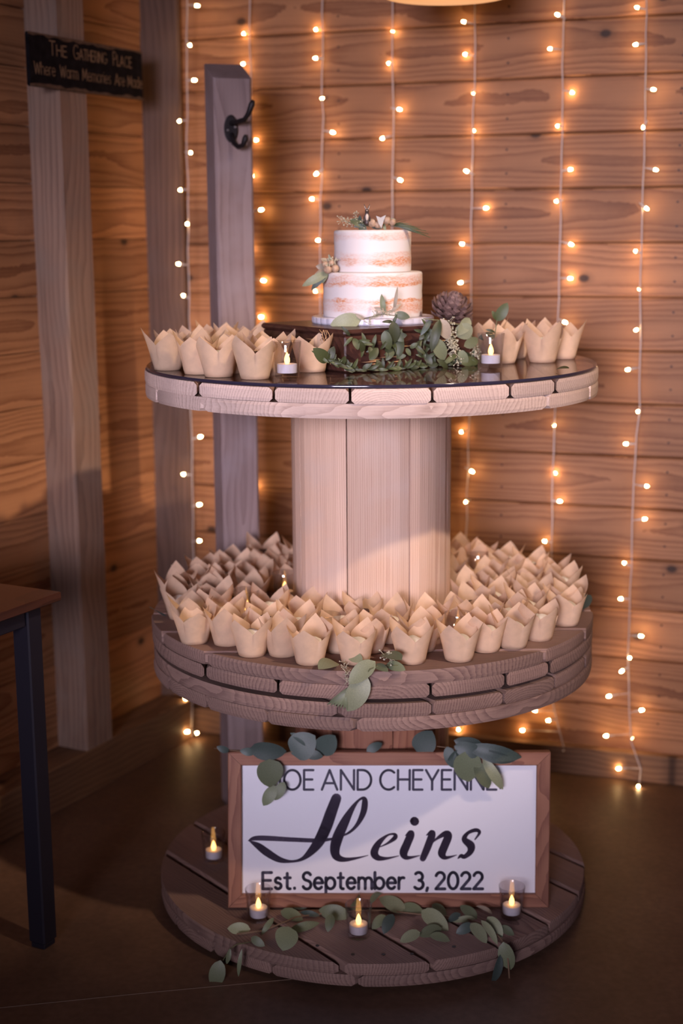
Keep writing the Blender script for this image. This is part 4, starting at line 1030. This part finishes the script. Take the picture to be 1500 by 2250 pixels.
# --- ruscus garland round the dark box
fN1 = Vector((b1.y, -b1.x, 0))        # outward normal of the box front face
def bf(x, y, d=.012): return on_plane(x, y, A0 + fN1 * d, fN1)
root = empty('ruscus_garland', bf(880, 800)); tag(root, 'dark green ruscus garland draped around the dark box under the cake', 'garland')
s1 = [bf(x, y, .016) for x, y in ((705, 785), (735, 800), (770, 812), (830, 812), (900, 808), (970, 800), (1040, 790))]
stem(root, s1, .0012)
s2 = [bf(x, y, .012) for x, y in ((765, 735), (800, 760), (850, 770), (900, 765), (940, 740))]
s3 = [bf(x, y, .012) for x, y in ((862, 706), (866, 740), (872, 790))]
s4 = [bf(x, y, .012) for x, y in ((935, 715), (930, 760), (938, 805))]
for s_ in (s3, s4): stem(root, s_, .001)
def along(pts, t_):
    t_ = t_ * (len(pts) - 1); k = min(int(t_), len(pts) - 2); return pts[k].lerp(pts[k + 1], t_ - k)
for s_, cnt, lo_, hi_ in ((s1, 84, .014, .025), (s3, 14, .015, .026), (s4, 16, .015, .026), (s2, 24, .016, .028)):
    for k in range(cnt):
        p0 = along(s_, (k + grng.random() * .6) / cnt)
        a = grng.uniform(-.5, 1.15) * math.pi if s_ is s1 else grng.uniform(0, 2 * math.pi)
        if s_ is s1: a = grng.choice((grng.uniform(.25, .8) * math.pi, grng.uniform(.1, .9) * math.pi, grng.uniform(-.25, .05) * math.pi))
        d = RT * math.cos(a) + Vector((0, 0, 1)) * math.sin(a) + fN1 * grng.uniform(.0, .5)
        p1 = p0 + d.normalized() * grng.uniform(lo_, hi_)
        p1.z = max(p1.z, GZT + .003)
        leaf(root, p0, p1, VIEW + fN1 * .5, grng.choice(('lance', 'lance', 'lance', 'oval')), 'lf_ruscus', .5)
for x0, y0, x1, y1 in [(720, 793, 690, 767), (722, 792, 733, 762), (863, 708, 868, 752), (798, 772, 789, 750), (845, 728, 855, 768), (880, 745, 876, 782), (812, 790, 830, 765)]:
    leaf(root, bf(x0, y0, .018), bf(x1, y1, .022), VIEW, 'oval', 'lf_ruscus', .3)
# --- seeded eucalyptus at the right corner of the box and on the cake board
root = empty('seeded_eucalyptus', bf(990, 715, .03)); tag(root, 'seeded eucalyptus spray with cream seed clusters below the pine cone', 'sprig')
stem(root, [bf(930, 700, .03), bf(975, 705, .03), bf(1000, 745, .034), bf(1008, 795, .03)], .0012)
stem(root, [bf(975, 705, .03), bf(1030, 720, .03), bf(1048, 770, .03)], .0012)
seeds(root, [bf(985, 705, .036), bf(990, 745, .04), bf(1005, 795, .036)], 110, .014, (.0012, .0022))
seeds(root, [bf(1035, 735, .03), bf(1048, 785, .03)], 50, .010, (.0012, .0022))
for x0, y0, x1, y1, sh, mt in [(968, 702, 985, 745, 'oval', 'lf_tan'), (955, 745, 976, 790, 'oval', 'lf_euc'), (1012, 712, 1028, 745, 'round', 'lf_pale'), (1030, 700, 1008, 735, 'oval', 'lf_pale'), (965, 705, 948, 770, 'lance', 'lf_ruscus'), (1010, 770, 1025, 800, 'oval', 'lf_euc'),
                             (1000, 780, 975, 800, 'lance', 'lf_ruscus'), (1035, 790, 1050, 810, 'lance', 'lf_ruscus'), (1020, 760, 1050, 745, 'oval', 'lf_euc'), (945, 705, 925, 735, 'lance', 'lf_dark'), (960, 790, 985, 812, 'lance', 'lf_ruscus'), (1015, 800, 1050, 792, 'oval', 'lf_ruscus')]:
    leaf(root, bf(x0, y0, .038), bf(x1, y1, .04), VIEW, sh, mt, .3)
root = empty('seeded_eucalyptus', on_y(845, 690, -.125)); tag(root, 'small spray of leaves and cream seeds against the lower cake tier', 'sprig')
cy_ = -.122
oy = lambda x, y, d=0: on_y(x, y, cy_ - d)
stem(root, [oy(800, 700), oy(840, 690), oy(895, 697)], .001)
seeds(root, [oy(812, 697), oy(845, 685, .004), oy(868, 680, .004)], 46, .009, (.001, .0018))
seeds(root, [oy(808, 705, .012), oy(818, 735, .014), oy(824, 750, .014)], 40, .009, (.001, .0018))
for x0, y0, x1, y1, sh, mt in [(790, 702, 728, 713, 'oval', 'lf_pale'), (843, 688, 838, 648, 'lance', 'lf_euc'), (865, 682, 873, 632, 'thin', 'lf_tan'), (868, 690, 899, 697, 'oval', 'lf_euc'), (850, 684, 822, 676, 'lance', 'lf_tan'), (860, 684, 880, 668, 'lance', 'lf_tan'), (800, 702, 780, 690, 'lance', 'lf_tan')]:
    leaf(root, oy(x0, y0, .006), oy(x1, y1, .008), VIEW, sh, mt, .3)
# --- upright sprig by the right candle, loose leaf on the glass
root = empty('leafy_sprig', on_y(1078, 745, -.02)); tag(root, 'small upright leafy sprig behind the right candle of the glass top', 'sprig')
yy = -.055
stem(root, [on_y(1078, 790, yy), on_y(1086, 740, yy), on_y(1092, 700, yy), on_y(1102, 680, yy)], .001)
for x0, y0, x1, y1, sh in [(1091, 704, 1114, 667, 'oval'), (1091, 702, 1081, 684, 'oval'), (1086, 730, 1068, 724, 'lance'), (1085, 738, 1052, 742, 'oval')]:
    leaf(root, on_y(x0, y0, yy), on_y(x1, y1, yy - .004), VIEW, sh, 'lf_ruscus', .3)
p0 = on_z(1222, 812, GZT + .003); root = empty('loose_leaf', p0); tag(root, 'single green leaf lying on the right side of the glass top', 'leaf')
leaf(root, p0, on_z(1249, 808, GZT + .008), (0, -.4, 1), 'oval', 'lf_ruscus', .1)
# --- posy on the left shoulder of the cake
yy = -.05
root = empty('leaf_posy', on_y(720, 590, yy)); tag(root, 'tan bud and leaf posy on the left shoulder of the cake', 'posy')
for x0, y0, x1, y1, sh, mt in [(716, 598, 685, 636, 'lance', 'lf_dark'), (720, 600, 666, 627, 'lance', 'lf_pale'), (716, 592, 690, 608, 'oval', 'lf_tan'), (722, 588, 695, 585, 'oval', 'lf_tan'), (728, 585, 706, 568, 'oval', 'lf_tan'), (732, 582, 722, 560, 'lance', 'lf_pale'), (720, 600, 708, 622, 'lance', 'lf_euc'), (712, 600, 712, 620, 'lance', 'lf_ruscus')]:
    leaf(root, on_y(x0, y0, yy), on_y(x1, y1, yy - .006), VIEW, sh, mt, .4)
for x, y, r_ in [(720, 592, .009), (736, 590, .008), (728, 578, .007), (714, 580, .006)]:
    o = MB().ball(on_y(x, y, yy - .008) - root.location, r_, n=12, m=8).build('bud', M['bud'], root, True)
seeds(root, [on_y(712, 580, yy - .01), on_y(738, 572, yy - .008)], 40, .008, (.001, .0018))
# --- topper greenery
yy = -.045
root = empty('topper_spray', on_y(820, 497, yy)); tag(root, 'spray of seeds, leaves and fine grass on top of the cake', 'posy')
stem(root, [on_y(760, 488, yy), on_y(810, 497, yy), on_y(860, 490, yy), on_y(905, 500, yy)], .001)
seeds(root, [on_y(750, 485, yy), on_y(775, 488, yy), on_y(800, 494, yy)], 46, .010, (.0009, .0016))
seeds(root, [on_y(780, 466, yy), on_y(785, 490, yy)], 20, .006, (.0009, .0016))
for x0, y0, x1, y1, sh, mt in [(793, 490, 801, 519, 'oval', 'lf_ruscus'), (800, 495, 770, 484, 'oval', 'lf_ruscus'), (805, 495, 778, 498, 'lance', 'lf_dark'), (843, 492, 847, 511, 'lance', 'lf_euc'), (815, 495, 840, 500, 'oval', 'lf_dark'), (850, 490, 868, 482, 'oval', 'lf_pale'), (790, 488, 790, 474, 'oval', 'lf_dark')]:
    leaf(root, on_y(x0, y0, yy), on_y(x1, y1, yy - .006), VIEW, sh, mt, .3)
for k in range(14):
    leaf(root, on_y(850 + k * 1.5, 494 + grng.uniform(-4, 4), yy), on_y(885 + 4.4 * k, 484 + 2.6 * k + grng.uniform(-6, 6), yy - .004), VIEW, 'grass', 'lf_ruscus', .4)
for x, y, r_ in [(818, 490, .009), (850, 484, .008), (862, 488, .007), (830, 494, .008)]:
    MB().ball(on_y(x, y, yy - .006) - root.location, r_, n=12, m=8).build('bud', M['bud'], root, True)
# ribbon
q = [on_y(x, y, yy - .016) for x, y in ((826, 474), (836, 478), (848, 472), (843, 484), (838, 502), (831, 490))]
me = MB(); c0 = root.location
me.loft([[p - c0 for p in q], [p - c0 + Vector((0, .003, 0)) for p in q]])
me.build('ribbon', M['veil'], root)
# --- small animal figurine
fz = on_y(806, 498, -.05)
fig = empty('animal_figurine', fz); tag(fig, 'tiny dark brown animal figurine with pricked ears on top of the cake', 'figurine')
def skin(name, verts, edges, radii, mat, parent, lvl=2):
    me_ = bpy.data.meshes.new(name); me_.from_pydata(verts, edges, []); me_.update()
    o = bpy.data.objects.new(name, me_); COL.objects.link(o)
    md = o.modifiers.new('skin', 'SKIN'); md.use_smooth_shade = True
    for v, r_ in zip(me_.skin_vertices[0].data, radii):
        v.radius = (r_, r_)
    me_.skin_vertices[0].data[0].use_root = True
    sb_ = o.modifiers.new('sub', 'SUBSURF'); sb_.levels = lvl; sb_.render_levels = lvl
    bpy.context.view_layer.update()
    dg = bpy.context.evaluated_depsgraph_get()
    nm2 = bpy.data.meshes.new_from_object(o.evaluated_get(dg)); nm2.name = name
    bpy.data.objects.remove(o); nm2.materials.clear(); nm2.materials.append(M[mat])
    for p in nm2.polygons: p.use_smooth = True
    return link(name, nm2, parent)
s = .001
V_ = [(0, 0, 10), (0, -1, 20), (0, -1, 27), (0, -3, 34), (0, -7, 33.5), (-5, -4, 4), (5, -4, 4), (-5.5, -3, 17), (-7, -7, 9), (5.5, -3, 17), (7, -7, 9), (0, 6, 5), (0, 11, 9)]
E_ = [(0, 1), (1, 2), (2, 3), (3, 4), (0, 5), (0, 6), (1, 7), (7, 8), (1, 9), (9, 10), (0, 11), (11, 12)]
R_ = [7, 5.2, 3.4, 5, 2, 3.2, 3.2, 2.4, 1.6, 2.4, 1.6, 2.6, 1.4]
skin('body', [(a * s, b_ * s, c_ * s) for a, b_, c_ in V_], E_, [r_ * s for r_ in R_], 'fig_dark', fig)
for sx in (-1, 1):
    e_ = MB(); e_.loft([[(sx * (3 + 2 * math.cos(a)) * s, (-2 + 1.2 * math.sin(a)) * s, 37 * s) for a in [i * 1.0472 for i in range(6)]], [(sx * (6 + .2 * math.cos(a)) * s, (-2 + .2 * math.sin(a)) * s, 46 * s) for a in [i * 1.0472 for i in range(6)]]])
    e_.build('ear', M['fig_dark'], fig, True)
    e2 = MB(); e2.add([(sx * 3 * s, -3.6 * s, 37.5 * s), (sx * 4.8 * s, -3.4 * s, 38 * s), (sx * 5.7 * s, -2.6 * s, 43.5 * s)], [(0, 1, 2)])
    e2.build('inner_ear', M['fig_pale'], fig)
    MB().ball((sx * 2.4 * s, -7.0 * s, 36 * s), .9 * s, n=6, m=5).build('eye', M['wax'], fig, True)
MB().ball((0, -5.2 * s, 19 * s), 3.6 * s, 1, .7, 2.0, n=10, m=7).build('chest_patch', M['fig_pale'], fig, True)
MB().ball((0, -9.2 * s, 32.6 * s), 2.1 * s, 1, 1, .8, n=8, m=6).build('muzzle', M['fig_pale'], fig, True)
MB().ball((0, -11.2 * s, 33.2 * s), .8 * s, n=6, m=5).build('nose', M['fig_dark'], fig, True)

# --- pine cone: open scales in rows
pcx = on_y(985, 700, -.06)
cone = empty('pine_cone', pcx); tag(cone, 'open grey brown pine cone resting at the right side of the cake board', 'pine cone')
MB().lathe([(.006, 0), (.017, .008), (.018, .02), (.012, .034), (.003, .044)], 14, True).build('core', M['cone'], cone, True)
sv = [(0, -.006, 0), (0, .006, 0), (.016, -.011, .003), (.016, .011, .003), (.027, -.008, .009), (.027, .008, .009), (.031, 0, .012), (0, 0, -.003), (.016, 0, -.002), (.027, 0, .004)]
scm = bpy.data.meshes.new('scale'); mb = MB()
mb.add(sv, [(0, 2, 3, 1), (2, 4, 5, 3), (4, 6, 5), (7, 8, 2, 0), (8, 9, 4, 2), (9, 6, 4), (1, 3, 8, 7), (3, 5, 9, 8), (5, 6, 9)])
scm = mb.mesh('scale', M['cone'], False)
for row in range(7):
    cnt = [10, 11, 11, 10, 8, 6, 3][row]; zz_ = .004 + row * .0062; rr_ = [.014, .017, .017, .0145, .011, .007, .002][row]; el = [-5, 5, 18, 32, 48, 64, 80][row]
    sc_ = [.95, 1, 1, .95, .85, .72, .6][row]
    for k in range(cnt):
        a = 2 * math.pi * (k + .5 * (row % 2)) / cnt + grng.uniform(-.1, .1)
        o = link('scale', scm, cone)
        o.matrix_local = Matrix.Translation((rr_ * math.cos(a), rr_ * math.sin(a), zz_)) @ Matrix.Rotation(a, 4, 'Z') @ Matrix.Rotation(-math.radians(el + grng.uniform(-6, 6)), 4, 'Y') @ Matrix.Scale(sc_, 4)
cone.rotation_euler = (math.radians(18), math.radians(12), .3)
